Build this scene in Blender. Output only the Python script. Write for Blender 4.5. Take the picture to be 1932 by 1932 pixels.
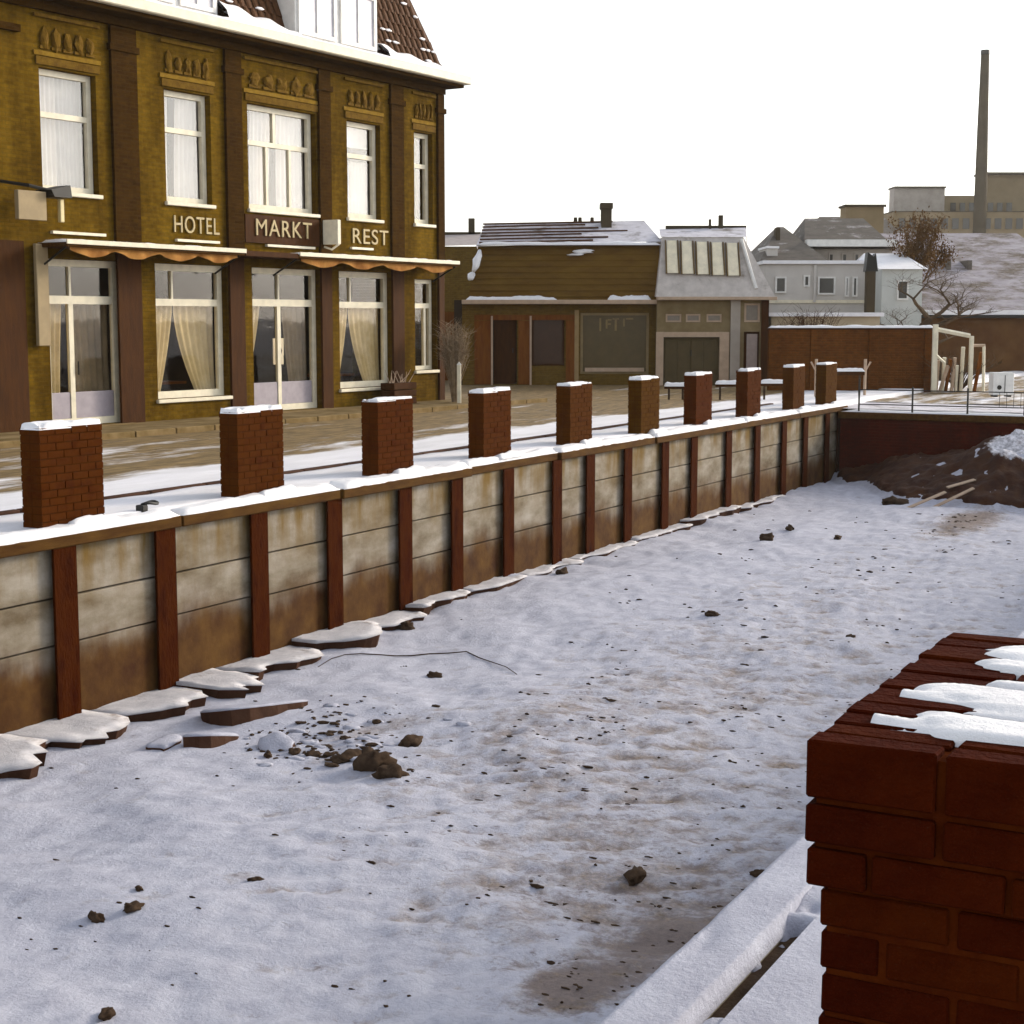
import bpy, bmesh, math, random
from math import sin, cos, tan, atan, atan2, radians, pi, sqrt
from mathutils import Vector, Matrix, noise
R = random.Random(7)
for o in list(bpy.data.objects): bpy.data.objects.remove(o)
S = bpy.context.scene
COL = S.collection

# ------------------------------------------------------------------ camera, sky, sun, exposure
EYE = 2.0
FPX, CPX, HZ = 3000.0, 966.0, 605.0
PITCH = atan((CPX - HZ) / FPX)
cam = bpy.data.cameras.new('camera'); camo = bpy.data.objects.new('camera', cam); COL.objects.link(camo)
camo.location = (0, 0, EYE); camo.rotation_euler = (pi / 2 - PITCH, 0, 0)
cam.sensor_width = 36; cam.lens = 36 * FPX / 1932; cam.clip_start = 0.05; cam.clip_end = 6000
S.camera = camo

SUN_AZ, SUN_EL = radians(58), radians(20)          # clockwise from +Y
world = bpy.data.worlds.new('World'); S.world = world; world.use_nodes = True
wn = world.node_tree.nodes; wl = world.node_tree.links
sky = wn.new('ShaderNodeTexSky'); sky.sky_type = 'NISHITA'; sky.sun_disc = False
sky.sun_elevation = SUN_EL; sky.sun_rotation = SUN_AZ
sky.air_density = 1.0; sky.dust_density = 1.5; sky.ozone_density = 1.0
hs = wn.new('ShaderNodeHueSaturation'); hs.inputs['Saturation'].default_value = 0.32
wl.new(sky.outputs[0], hs.inputs['Color']); wl.new(hs.outputs[0], wn['Background'].inputs['Color'])
wn['Background'].inputs['Strength'].default_value = 0.15
sd = bpy.data.lights.new('sun', 'SUN'); sd.energy = 1.4; sd.angle = radians(12); sd.color = (1.0, 0.86, 0.66)
suno = bpy.data.objects.new('sun', sd); COL.objects.link(suno)
suno.rotation_euler = Vector((-sin(SUN_AZ) * cos(SUN_EL), -cos(SUN_AZ) * cos(SUN_EL), -sin(SUN_EL))).to_track_quat('-Z', 'Y').to_euler()
S.view_settings.view_transform = 'Standard'; S.view_settings.look = 'None'
S.view_settings.gamma = 1; S.view_settings.use_curve_mapping = False
S.view_settings.exposure = 1.0

# ------------------------------------------------------------------ authoring helpers
def ray(X, Y):
    a = (X - CPX) / FPX; b = (CPX - Y) / FPX
    return Vector((a, cos(PITCH) + b * sin(PITCH), -sin(PITCH) + b * cos(PITCH)))
def dep(X, Y, D):
    d = ray(X, Y); return d * (D / d.y) + Vector((0, 0, EYE))
def gnd(X, Y, z=0):
    d = ray(X, Y); return d * ((z - EYE) / d.z) + Vector((0, 0, EYE))
BC, BH = radians(27.81), radians(31.94)             # headings of canal and hotel front
def on_plane(X, Y, b, o):
    d = ray(X, Y); n = Vector((cos(b), -sin(b), 0)); return d * (n.dot(Vector((o[0], o[1], 0))) / n.dot(d)) + Vector((0, 0, EYE))
def local(P, b, o=(0, 0)):
    x, y = P[0] - o[0], P[1] - o[1]
    return Vector((x * sin(b) + y * cos(b), -x * cos(b) + y * sin(b), P[2]))
OH = gnd(605, 775)                                  # origin of the hotel frame
def hp(X, Y):
    p = local(on_plane(X, Y, BH, OH), BH, OH); return p.x, p.z
WALL_W = 10.75
OC = (-WALL_W * cos(BC), WALL_W * sin(BC))
def cv(X, Y=900): return local(on_plane(X, Y, BC, OC), BC).x
def cg(X, Y, z): return local(gnd(X, Y, z), BC)
def cw(v, w, z=0): return Vector((v * sin(BC) - w * cos(BC), v * cos(BC) + w * sin(BC), z))
ROTC, ROTH = pi / 2 - BC, pi / 2 - BH

def tag(o, label=None, cat=None, group=None, kind=None):
    if label: o['label'] = label
    if cat: o['category'] = cat
    if group: o['group'] = group
    if kind: o['kind'] = kind
    return o
def empty(name, loc=(0, 0, 0), rz=0, label=None, cat=None, group=None):
    o = bpy.data.objects.new(name, None); COL.objects.link(o); o.location = loc; o.rotation_euler = (0, 0, rz)
    o.empty_display_size = 0.1
    return tag(o, label, cat, group)
def obj(name, bm, mat, parent=None, loc=None, rz=None, smooth=False):
    if isinstance(bm, bpy.types.Mesh): me = bm
    else:
        me = bpy.data.meshes.new(name)
        bmesh.ops.recalc_face_normals(bm, faces=bm.faces[:])
        bm.to_mesh(me); bm.free()
        if smooth:
            for p in me.polygons: p.use_smooth = True
    if mat is not None and not me.materials: me.materials.append(mat)
    o = bpy.data.objects.new(name, me); COL.objects.link(o)
    if parent: o.parent = parent
    if loc is not None: o.location = loc
    if rz is not None: o.rotation_euler = (0, 0, rz)
    return o
def B(): return bmesh.new()
def box(bm, x0, x1, y0, y1, z0, z1, bev=0.0):
    vs = [bm.verts.new(p) for p in ((x0, y0, z0), (x1, y0, z0), (x1, y1, z0), (x0, y1, z0), (x0, y0, z1), (x1, y0, z1), (x1, y1, z1), (x0, y1, z1))]
    fs = [bm.faces.new([vs[i] for i in f]) for f in ((0, 3, 2, 1), (4, 5, 6, 7), (0, 1, 5, 4), (1, 2, 6, 5), (2, 3, 7, 6), (3, 0, 4, 7))]
    if bev:
        es = list({e for f in fs for e in f.edges})
        bmesh.ops.bevel(bm, geom=es, offset=bev, segments=1, affect='EDGES', profile=0.5)
    return bm
def bx(*a, **k): return box(B(), *a, **k)
def quad(bm, *ps): return bm.faces.new([bm.verts.new(p) for p in ps])
def prism(bm, pts, y0, y1):
    """polygon in xz extruded along y"""
    a = [bm.verts.new((x, y0, z)) for x, z in pts]; b = [bm.verts.new((x, y1, z)) for x, z in pts]
    bm.faces.new(a); bm.faces.new(b[::-1]); n = len(pts)
    for i in range(n): bm.faces.new((a[i], b[i], b[(i + 1) % n], a[(i + 1) % n]))
    return bm
def tube(bm, pts, rads, n=6):
    rings = []; up = Vector((0.13, 0.27, 1)).normalized()
    for i, p in enumerate(pts):
        p = Vector(p); d = (Vector(pts[min(i + 1, len(pts) - 1)]) - Vector(pts[max(i - 1, 0)])).normalized()
        s = d.cross(up)
        if s.length < 1e-3: s = d.cross(Vector((1, 0, 0)))
        s.normalize(); t = d.cross(s)
        r = rads[i] if hasattr(rads, '__len__') else rads
        rings.append([bm.verts.new(p + (s * cos(2 * pi * k / n) + t * sin(2 * pi * k / n)) * r) for k in range(n)])
    for a, b in zip(rings, rings[1:]):
        for k in range(n): bm.faces.new((a[k], a[(k + 1) % n], b[(k + 1) % n], b[k]))
    bm.faces.new(rings[0][::-1]); bm.faces.new(rings[-1])
    return bm
def snow_pad(bm, x0, x1, y0, y1, z, h, nx=10, ny=6, seed=0, edge=0.35, jag=0.0):
    """a soft lump of snow with rounded, uneven edges lying on z"""
    g = []
    for i in range(nx + 1):
        r = []
        for j in range(ny + 1):
            u, v = i / nx, j / ny
            x = x0 + (x1 - x0) * u; y = y0 + (y1 - y0) * v
            e = min(1, min(u, 1 - u) * (x1 - x0) / (edge * h * 3 + 1e-6), min(v, 1 - v) * (y1 - y0) / (edge * h * 3 + 1e-6))
            nn = noise.noise(Vector((x * 2.3 + seed, y * 2.3 + seed * 1.7, seed)))
            nn += 0.55 * noise.noise(Vector((x * 9 + seed, y * 9, seed * 2)))
            hh = h * (0.12 + 0.88 * sqrt(max(0, e))) * (1 + 0.45 * nn)
            if jag and (j in (0, ny) or i in (0, nx)):
                k = jag * noise.noise(Vector((x * 5 + seed, y * 5, 3.1)))
                if j == 0: y -= k
                elif j == ny: y += k
            r.append(bm.verts.new((x, y, z + hh)))
        g.append(r)
    for i in range(nx):
        for j in range(ny): bm.faces.new((g[i][j], g[i + 1][j], g[i + 1][j + 1], g[i][j + 1]))
    edge_v = [g[i][0] for i in range(nx + 1)] + [g[nx][j] for j in range(1, ny + 1)] + [g[i][ny] for i in range(nx - 1, -1, -1)] + [g[0][j] for j in range(ny - 1, 0, -1)]
    low = [bm.verts.new((v.co.x, v.co.y, z)) for v in edge_v]; n = len(low)
    for i in range(n): bm.faces.new((edge_v[i], edge_v[(i + 1) % n], low[(i + 1) % n], low[i]))
    return bm
def rock(bm, c, sx, sy, sz, seed, sub=1, rough=0.35):
    m = bmesh.ops.create_icosphere(bm, subdivisions=sub, radius=1)
    for v in m['verts']:
        p0 = v.co.copy(); d = 1 + rough * noise.noise(p0 * 1.6 + Vector((seed, seed * 0.7, -seed))) + (rough * 0.45 * noise.noise(p0 * 4.5 + Vector((seed, 3, seed))) if sub > 2 else 0)
        v.co = Vector((v.co.x * sx * d, v.co.y * sy * d, v.co.z * sz * d)) + Vector(c)
    return bm
def holes_wall(bm, x0, x1, z0, z1, holes, y=0.0, t=0.3):
    """front at y, back at y+t, rectangular openings with reveals"""
    xs = sorted({x0, x1, *[h[0] for h in holes], *[h[1] for h in holes]}); zs = sorted({z0, z1, *[h[2] for h in holes], *[h[3] for h in holes]})
    ins = lambda x, z: any(h[0] < x < h[1] and h[2] < z < h[3] for h in holes)
    for a, b in zip(xs, xs[1:]):
        for c, d in zip(zs, zs[1:]):
            if ins((a + b) / 2, (c + d) / 2): continue
            quad(bm, (a, y, c), (b, y, c), (b, y, d), (a, y, d)); quad(bm, (a, y + t, c), (a, y + t, d), (b, y + t, d), (b, y + t, c))
    for a, b, c, d in holes:
        quad(bm, (a, y, c), (a, y, d), (a, y + t, d), (a, y + t, c)); quad(bm, (b, y, c), (b, y + t, c), (b, y + t, d), (b, y, d))
        quad(bm, (a, y, d), (b, y, d), (b, y + t, d), (a, y + t, d)); quad(bm, (a, y, c), (a, y + t, c), (b, y + t, c), (b, y, c))
    return bm
def frame_bm(x0, x1, z0, z1, y0, y1, t, bars=(), bev=0.0):
    """rectangular frame with extra bars: ('h', z, w) or ('v', x, w, za, zb)"""
    bm = B()
    box(bm, x0, x0 + t, y0, y1, z0, z1); box(bm, x1 - t, x1, y0, y1, z0, z1)
    box(bm, x0 + t, x1 - t, y0 + 0.003, y1 - 0.003, z1 - t, z1 - 0.002); box(bm, x0 + t, x1 - t, y0 + 0.003, y1 - 0.003, z0 + 0.002, z0 + t)
    for b in bars:
        if b[0] == 'h': box(bm, x0 + t, x1 - t, y0 + 0.006, y1 - 0.006, b[1] - b[2] / 2, b[1] + b[2] / 2)
        else: box(bm, b[1] - b[2] / 2, b[1] + b[2] / 2, y0 + 0.01, y1 - 0.01, b[3], b[4])
    return bm
def curtain_bm(xt0, xt1, xb0, xb1, z0, z1, y, pleats=7, depth=0.03, nz=8, bend=1.0):
    bm = B(); n = pleats * 6; rows = []
    for k in range(nz + 1):
        f = k / nz; g = f ** bend
        a = xt0 + (xb0 - xt0) * g; b = xt1 + (xb1 - xt1) * g
        rows.append([bm.verts.new((a + (b - a) * i / n, y + depth * sin(2 * pi * pleats * i / n + 0.6 * sin(3 * f)), z1 + (z0 - z1) * f)) for i in range(n + 1)])
    for r, q in zip(rows, rows[1:]):
        for i in range(n): bm.faces.new((r[i], r[i + 1], q[i + 1], q[i]))
    return bm

def melt_sheet(x0, x1, y0, y1, z, h, fx, fy, thr, nx, ny, seed, bias=None, deep=0.02):
    """thin snow whose hollows sink below the surface it lies on, so it ends in ragged melted edges"""
    bm = B(); g = []
    for i in range(nx + 1):
        r = []
        for j in range(ny + 1):
            x = x0 + (x1 - x0) * i / nx; y = y0 + (y1 - y0) * j / ny
            k = noise.noise(Vector((x * fx + seed, y * fy, seed))) + 0.4 * noise.noise(Vector((x * fx * 2.7, y * fy * 2.7 + seed, 1))) + (bias(x, y) if bias else 0) - thr
            e = min(i, nx - i, j, ny - j)
            zz = z + (h * (1 - math.exp(-k * 4)) if k > 0 else -deep * min(1, -k * 5)) + 0.0015 * noise.noise(Vector((x * 90, y * 90, 2)))
            r.append(bm.verts.new((x, y, zz if e else z - deep)))
        g.append(r)
    for i in range(nx):
        for j in range(ny):
            q = (g[i][j], g[i + 1][j], g[i + 1][j + 1], g[i][j + 1])
            if max(v.co.z for v in q) > z - deep * 0.999: bm.faces.new(q)
    bmesh.ops.delete(bm, geom=[v for v in bm.verts if not v.link_faces], context='VERTS')
    return bm
# ------------------------------------------------------------------ materials
MATS = {}
def nodes_of(name):
    m = bpy.data.materials.new(name); m.use_nodes = True
    n = m.node_tree.nodes; return m, n, m.node_tree.links, n['Principled BSDF']
def ramp(n, stops):
    r = n.new('ShaderNodeValToRGB'); e = r.color_ramp.elements
    e[0].position, e[0].color = stops[0][0], (*stops[0][1], 1); e[1].position, e[1].color = stops[-1][0], (*stops[-1][1], 1)
    for p, c in stops[1:-1]: x = e.new(p); x.color = (*c, 1)
    return r
def coords(n, l, scale=(1, 1, 1), kind='Object'):
    t = n.new('ShaderNodeTexCoord'); m = n.new('ShaderNodeMapping'); m.inputs['Scale'].default_value = scale
    l.new(t.outputs[kind], m.inputs['Vector']); return m.outputs[0]
def nz(n, l, vec, scale, detail=5, rough=0.6):
    x = n.new('ShaderNodeTexNoise'); x.inputs['Scale'].default_value = scale; x.inputs['Detail'].default_value = detail; x.inputs['Roughness'].default_value = rough
    l.new(vec, x.inputs['Vector']); return x.outputs['Fac']
def bump(n, l, p, h, strength=0.4, dist=0.02):
    b = n.new('ShaderNodeBump'); b.inputs['Strength'].default_value = strength; b.inputs['Distance'].default_value = dist
    l.new(h, b.inputs['Height']); l.new(b.outputs[0], p.inputs['Normal'])
def mixc(n, l, f, a, b):
    m = n.new('ShaderNodeMix'); m.data_type = 'RGBA'
    if isinstance(f, float): m.inputs[0].default_value = f
    else: l.new(f, m.inputs[0])
    for s, v in ((6, a), (7, b)):
        if isinstance(v, tuple): m.inputs[s].default_value = (*v, 1)
        else: l.new(v, m.inputs[s])
    return m.outputs[2]
def mottled(name, c1, c2, scale=3, rough=0.85, bstr=0.3, bdist=0.02, stretch=(1, 1, 1), c3=None, spec=0.08, kind='Object'):
    if name in MATS: return MATS[name]
    m, n, l, p = nodes_of(name); v = coords(n, l, stretch, kind)
    f = nz(n, l, v, scale); r = ramp(n, [(0.3, c1), (0.7, c2)] if not c3 else [(0.28, c1), (0.5, c2), (0.72, c3)])
    l.new(f, r.inputs[0]); l.new(r.outputs[0], p.inputs['Base Color'])
    p.inputs['Roughness'].default_value = rough; p.inputs['Specular IOR Level'].default_value = spec
    if bstr: bump(n, l, p, nz(n, l, v, scale * 6), bstr, bdist)
    MATS[name] = m; return m
def brickmat(name, c1, c2, mortar, bw=0.22, rh=0.07, ms=0.011, stain=(0.5, 0.5, 0.5), stain_amt=0.5):
    m, n, l, p = nodes_of(name)
    t = n.new('ShaderNodeTexCoord'); s = n.new('ShaderNodeSeparateXYZ'); l.new(t.outputs['Object'], s.inputs[0])
    a = n.new('ShaderNodeMath'); l.new(s.outputs[0], a.inputs[0]); l.new(s.outputs[1], a.inputs[1])
    c = n.new('ShaderNodeCombineXYZ'); l.new(a.outputs[0], c.inputs[0]); l.new(s.outputs[2], c.inputs[1])
    b = n.new('ShaderNodeTexBrick'); l.new(c.outputs[0], b.inputs['Vector']); b.inputs['Scale'].default_value = 1
    b.inputs['Brick Width'].default_value = bw; b.inputs['Row Height'].default_value = rh; b.inputs['Mortar Size'].default_value = ms
    b.inputs['Color1'].default_value = (*c1, 1); b.inputs['Color2'].default_value = (*c2, 1); b.inputs['Mortar'].default_value = (*mortar, 1); b.inputs['Bias'].default_value = -0.1
    f = nz(n, l, coords(n, l, (1.6, 1.6, 0.28)), 1.0, 7, 0.66); r = ramp(n, [(0.36, stain), (0.62, (1, 1, 1))]); l.new(f, r.inputs[0])
    f2 = nz(n, l, coords(n, l, (1, 1, 1.6)), 7, 4); r2 = ramp(n, [(0.3, (0.62, 0.6, 0.55)), (0.7, (1.15, 1.12, 1.05))]); l.new(f2, r2.inputs[0])
    k = n.new('ShaderNodeMix'); k.data_type = 'RGBA'; k.blend_type = 'MULTIPLY'; k.inputs[0].default_value = stain_amt
    l.new(b.outputs['Color'], k.inputs[6]); l.new(r.outputs[0], k.inputs[7])
    k2 = n.new('ShaderNodeMix'); k2.data_type = 'RGBA'; k2.blend_type = 'MULTIPLY'; k2.inputs[0].default_value = 0.8
    l.new(k.outputs[2], k2.inputs[6]); l.new(r2.outputs[0], k2.inputs[7])
    l.new(k2.outputs[2], p.inputs['Base Color']); p.inputs['Roughness'].default_value = 0.95; p.inputs['Specular IOR Level'].default_value = 0.03
    inv = n.new('ShaderNodeMath'); inv.operation = 'SUBTRACT'; inv.inputs[0].default_value = 1; l.new(b.outputs['Fac'], inv.inputs[1])
    bump(n, l, p, inv.outputs[0], 0.6, 0.008); MATS[name] = m; return m
def plain(name, c, rough=0.6, spec=0.3, metal=0):
    if name in MATS: return MATS[name]
    m, n, l, p = nodes_of(name); v = coords(n, l)
    d = tuple(x * 0.78 for x in c); r = ramp(n, [(0.3, d), (0.7, c)]); l.new(nz(n, l, v, 5), r.inputs[0]); l.new(r.outputs[0], p.inputs['Base Color'])
    p.inputs['Roughness'].default_value = rough; p.inputs['Specular IOR Level'].default_value = spec; p.inputs['Metallic'].default_value = metal
    MATS[name] = m; return m
def glassmat(name, tint=(0.75, 0.78, 0.8), refl=0.22):
    m, n, l, p = nodes_of(name); n.remove(p)
    tr = n.new('ShaderNodeBsdfTransparent'); tr.inputs[0].default_value = (*tint, 1)
    gl = n.new('ShaderNodeBsdfGlossy'); gl.inputs['Roughness'].default_value = 0.03; gl.inputs[0].default_value = (0.9, 0.9, 0.9, 1)
    bp = n.new('ShaderNodeBump'); bp.inputs['Strength'].default_value = 0.08; bp.inputs['Distance'].default_value = 0.02; l.new(nz(n, l, coords(n, l), 1.7, 2), bp.inputs['Height']); l.new(bp.outputs[0], gl.inputs['Normal'])
    mx = n.new('ShaderNodeMixShader'); mx.inputs[0].default_value = refl; l.new(tr.outputs[0], mx.inputs[1]); l.new(gl.outputs[0], mx.inputs[2])
    l.new(mx.outputs[0], n['Material Output'].inputs[0]); MATS[name] = m; return m
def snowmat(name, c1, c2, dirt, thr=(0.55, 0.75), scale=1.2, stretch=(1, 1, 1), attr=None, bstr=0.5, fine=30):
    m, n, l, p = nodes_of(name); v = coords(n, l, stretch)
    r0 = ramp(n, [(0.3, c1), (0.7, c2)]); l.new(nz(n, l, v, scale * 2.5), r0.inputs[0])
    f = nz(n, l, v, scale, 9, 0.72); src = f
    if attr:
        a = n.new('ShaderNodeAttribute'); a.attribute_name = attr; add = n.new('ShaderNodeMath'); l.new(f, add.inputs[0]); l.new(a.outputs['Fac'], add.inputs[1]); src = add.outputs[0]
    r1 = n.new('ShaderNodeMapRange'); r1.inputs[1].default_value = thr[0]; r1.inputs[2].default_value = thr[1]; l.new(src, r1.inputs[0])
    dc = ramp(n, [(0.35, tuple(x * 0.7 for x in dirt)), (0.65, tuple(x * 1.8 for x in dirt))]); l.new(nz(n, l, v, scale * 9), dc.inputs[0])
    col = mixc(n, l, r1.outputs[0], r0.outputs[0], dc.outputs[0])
    if name == 'snow_bed':
        f3 = nz(n, l, coords(n, l, (1.5, 1, 1)), 11, 5, 0.75); a3 = n.new('ShaderNodeMath'); a3.operation = 'MULTIPLY_ADD'; l.new(a.outputs['Fac'], a3.inputs[0]); a3.inputs[1].default_value = 0.7; l.new(f3, a3.inputs[2])
        r3 = n.new('ShaderNodeMapRange'); r3.inputs[1].default_value = 0.59; r3.inputs[2].default_value = 0.74; r3.inputs[4].default_value = 0.75; l.new(a3.outputs[0], r3.inputs[0])
        col = mixc(n, l, r3.outputs[0], col, (0.19, 0.155, 0.155))
    l.new(col, p.inputs['Base Color'])
    p.inputs['Roughness'].default_value = 0.8; p.inputs['Specular IOR Level'].default_value = 0.25
    bump(n, l, p, nz(n, l, v, fine, 6, 0.7), bstr, 0.02); MATS[name] = m; return m

M_hotel = brickmat('hotel_brick', (0.165, 0.096, 0.007), (0.115, 0.064, 0.005), (0.135, 0.082, 0.009), stain=(0.42, 0.38, 0.32), stain_amt=0.85)
M_pil = brickmat('pilaster_brick', (0.055, 0.026, 0.0035), (0.038, 0.017, 0.0025), (0.05, 0.026, 0.005), stain=(0.6, 0.55, 0.5))
M_olive = brickmat('shop_brick', (0.19, 0.115, 0.02), (0.15, 0.085, 0.015), (0.17, 0.11, 0.028))
M_red = brickmat('yard_brick', (0.15, 0.05, 0.007), (0.11, 0.033, 0.005), (0.12, 0.05, 0.012), stain=(0.55, 0.5, 0.45))
M_bridge = brickmat('bridge_brick', (0.085, 0.009, 0.003), (0.06, 0.006, 0.002), (0.07, 0.012, 0.004), stain=(0.5, 0.5, 0.5), stain_amt=0.8)
M_pbrick = mottled('pillar_brick', (0.075, 0.019, 0.003), (0.125, 0.046, 0.005), 4, 0.9, 0.5, 0.01, c3=(0.095, 0.03, 0.004), spec=0.02)
def vary(mat, lo, hi):
    n = mat.node_tree.nodes; l = mat.node_tree.links; p = n['Principled BSDF']; src = p.inputs['Base Color'].links[0].from_socket
    oi = n.new('ShaderNodeObjectInfo'); r = ramp(n, [(0.0, lo), (1.0, hi)]); l.new(oi.outputs['Random'], r.inputs[0])
    k = n.new('ShaderNodeMix'); k.data_type = 'RGBA'; k.blend_type = 'MULTIPLY'; k.inputs[0].default_value = 1; l.new(src, k.inputs[6]); l.new(r.outputs[0], k.inputs[7]); l.new(k.outputs[2], p.inputs['Base Color'])
vary(M_pbrick, (0.48, 0.30, 0.3), (0.52, 0.60, 0.4))
M_mortar = mottled('pillar_mortar', (0.036, 0.009, 0.001), (0.052, 0.017, 0.002), 9, 0.95, 0.4, spec=0.02)
M_cream = plain('cream_paint', (0.80, 0.73, 0.56), 0.5)
M_white = plain('white_paint', (0.82, 0.80, 0.76), 0.5)
M_pinkwood = plain('weathered_pink_paint', (0.52, 0.38, 0.27), 0.7)
M_wood = mottled('brown_wood', (0.13, 0.038, 0.005), (0.20, 0.07, 0.01), 2, 0.7, 0.3, stretch=(6, 6, 1))
M_darkwood = mottled('dark_wood', (0.038, 0.013, 0.003), (0.065, 0.023, 0.004), 2, 0.75, 0.3, stretch=(6, 6, 1))
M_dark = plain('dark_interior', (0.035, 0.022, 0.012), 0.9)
M_black = plain('black_iron', (0.018, 0.016, 0.013), 0.5)
M_curtain = mottled('white_curtain', (0.66, 0.62, 0.62), (0.82, 0.78, 0.74), 2, 0.9, 0.0)
M_drape = mottled('cream_drape', (0.62, 0.53, 0.34), (0.84, 0.75, 0.54), 3, 0.9, 0.0)
M_glass = glassmat('window_glass', (0.86, 0.86, 0.84), 0.10)
M_lowglass = glassmat('ground_floor_glass', (0.90, 0.84, 0.72), 0.05)
M_skyglass = glassmat('skylight_glass', (0.6, 0.6, 0.6), 0.5)
M_concrete = mottled('concrete_plank', (0.16, 0.13, 0.085), (0.36, 0.32, 0.25), 1.6, 0.9, 0.4, 0.012, c3=(0.27, 0.235, 0.17), stretch=(1, 1, 2.2), kind='Object')
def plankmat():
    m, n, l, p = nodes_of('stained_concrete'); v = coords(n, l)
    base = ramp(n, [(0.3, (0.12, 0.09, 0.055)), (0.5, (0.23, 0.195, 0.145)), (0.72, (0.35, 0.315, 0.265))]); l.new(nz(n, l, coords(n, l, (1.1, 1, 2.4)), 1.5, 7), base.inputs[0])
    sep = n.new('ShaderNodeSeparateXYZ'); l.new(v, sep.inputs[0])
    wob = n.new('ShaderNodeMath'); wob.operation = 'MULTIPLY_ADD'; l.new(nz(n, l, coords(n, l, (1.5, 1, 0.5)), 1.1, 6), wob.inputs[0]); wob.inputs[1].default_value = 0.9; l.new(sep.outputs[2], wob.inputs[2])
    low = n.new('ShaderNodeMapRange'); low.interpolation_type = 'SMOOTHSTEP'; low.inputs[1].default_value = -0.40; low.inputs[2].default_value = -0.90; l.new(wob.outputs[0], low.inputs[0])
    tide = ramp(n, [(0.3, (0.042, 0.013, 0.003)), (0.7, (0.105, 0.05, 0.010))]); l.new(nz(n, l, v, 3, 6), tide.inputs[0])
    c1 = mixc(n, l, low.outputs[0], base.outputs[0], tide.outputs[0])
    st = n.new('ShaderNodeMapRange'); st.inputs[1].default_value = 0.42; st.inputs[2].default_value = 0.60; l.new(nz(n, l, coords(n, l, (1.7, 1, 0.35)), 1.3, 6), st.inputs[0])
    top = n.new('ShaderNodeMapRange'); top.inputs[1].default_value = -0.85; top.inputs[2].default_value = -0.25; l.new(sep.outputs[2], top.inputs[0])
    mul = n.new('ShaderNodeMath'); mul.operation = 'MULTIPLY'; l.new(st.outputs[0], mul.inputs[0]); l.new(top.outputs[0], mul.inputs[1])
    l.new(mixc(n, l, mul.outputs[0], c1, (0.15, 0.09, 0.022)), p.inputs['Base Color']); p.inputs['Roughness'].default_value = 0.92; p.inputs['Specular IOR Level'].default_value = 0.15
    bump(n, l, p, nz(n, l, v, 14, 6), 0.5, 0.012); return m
M_stain = plankmat()
M_rust = mottled('rusty_steel', (0.018, 0.002, 0.0005), (0.048, 0.0105, 0.001), 3, 0.9, 0.8, 0.02, c3=(0.028, 0.004, 0.0005), stretch=(2, 2, 0.7), spec=0.02)
M_cope = mottled('coping_timber', (0.045, 0.017, 0.003), (0.095, 0.045, 0.008), 2.5, 0.9, 0.5, 0.01, stretch=(1, 5, 5))
M_snow = snowmat('snow_clean', (0.76, 0.75, 0.77), (0.88, 0.87, 0.88), (0.30, 0.26, 0.22), (0.66, 0.9), 1.5)
M_snow2 = snowmat('snow_grey', (0.35, 0.355, 0.43), (0.46, 0.47, 0.55), (0.16, 0.13, 0.11), (0.66, 0.85), 2.5, (1, 1, 1), None, 0.6, 40)  # darker, bluer snow: the near quay's shade is put into the colour
M_snowroof = snowmat('snow_roof', (0.50, 0.48, 0.52), (0.68, 0.66, 0.70), (0.12, 0.10, 0.085), (0.52, 0.68), 1.4, (1, 1, 3))
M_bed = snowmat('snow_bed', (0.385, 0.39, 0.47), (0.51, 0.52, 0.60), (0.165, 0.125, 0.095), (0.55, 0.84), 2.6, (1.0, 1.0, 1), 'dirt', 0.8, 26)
M_street = snowmat('street_slush', (0.66, 0.65, 0.67), (0.84, 0.83, 0.87), (0.145, 0.098, 0.042), (0.40, 0.54), 0.55, (0.35, 1.6, 1), 'dirt', 0.4)
M_tile = mottled('roof_tile', (0.055, 0.022, 0.009), (0.10, 0.045, 0.018), 4, 0.7, 0.2)
M_mansard = mottled('mansard_slate', (0.10, 0.05, 0.008), (0.15, 0.085, 0.014), 1.3, 0.85, 0.3, stretch=(1, 1, 3))
M_earth = snowmat('bare_earth', (0.022, 0.0035, 0.001), (0.06, 0.02, 0.004), (0.44, 0.43, 0.46), (0.50, 0.62), 1.3, (1, 1, 1), 'dirt', 1.0, 12)
M_clod = mottled('dark_clods', (0.025, 0.014, 0.008), (0.085, 0.055, 0.035), 8, 0.95, 0.3)
M_ice = mottled('dirty_ice', (0.035, 0.014, 0.007), (0.08, 0.036, 0.02), 3, 0.7, 0.3)
M_bark = mottled('bark', (0.045, 0.03, 0.018), (0.09, 0.06, 0.036), 6, 0.95, 0.4)
M_twig = mottled('twigs', (0.06, 0.04, 0.024), (0.12, 0.08, 0.048), 6, 0.95, 0)
M_rustleaf = mottled('withered_leaf', (0.09, 0.045, 0.015), (0.16, 0.085, 0.03), 3, 0.9, 0)
M_grey = mottled('grey_render', (0.32, 0.28, 0.24), (0.44, 0.39, 0.34), 1, 0.9, 0)
M_factory = mottled('factory_brick', (0.19, 0.14, 0.075), (0.27, 0.205, 0.12), 0.4, 0.9, 0)
M_chim = mottled('chimney_brick', (0.055, 0.042, 0.026), (0.085, 0.066, 0.04), 0.5, 0.9, 0)
M_whitewall = mottled('whitewash', (0.46, 0.43, 0.40), (0.60, 0.57, 0.53), 0.8, 0.9, 0)
M_pane = plain('dark_pane', (0.06, 0.055, 0.05), 0.15, 0.6)

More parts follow.
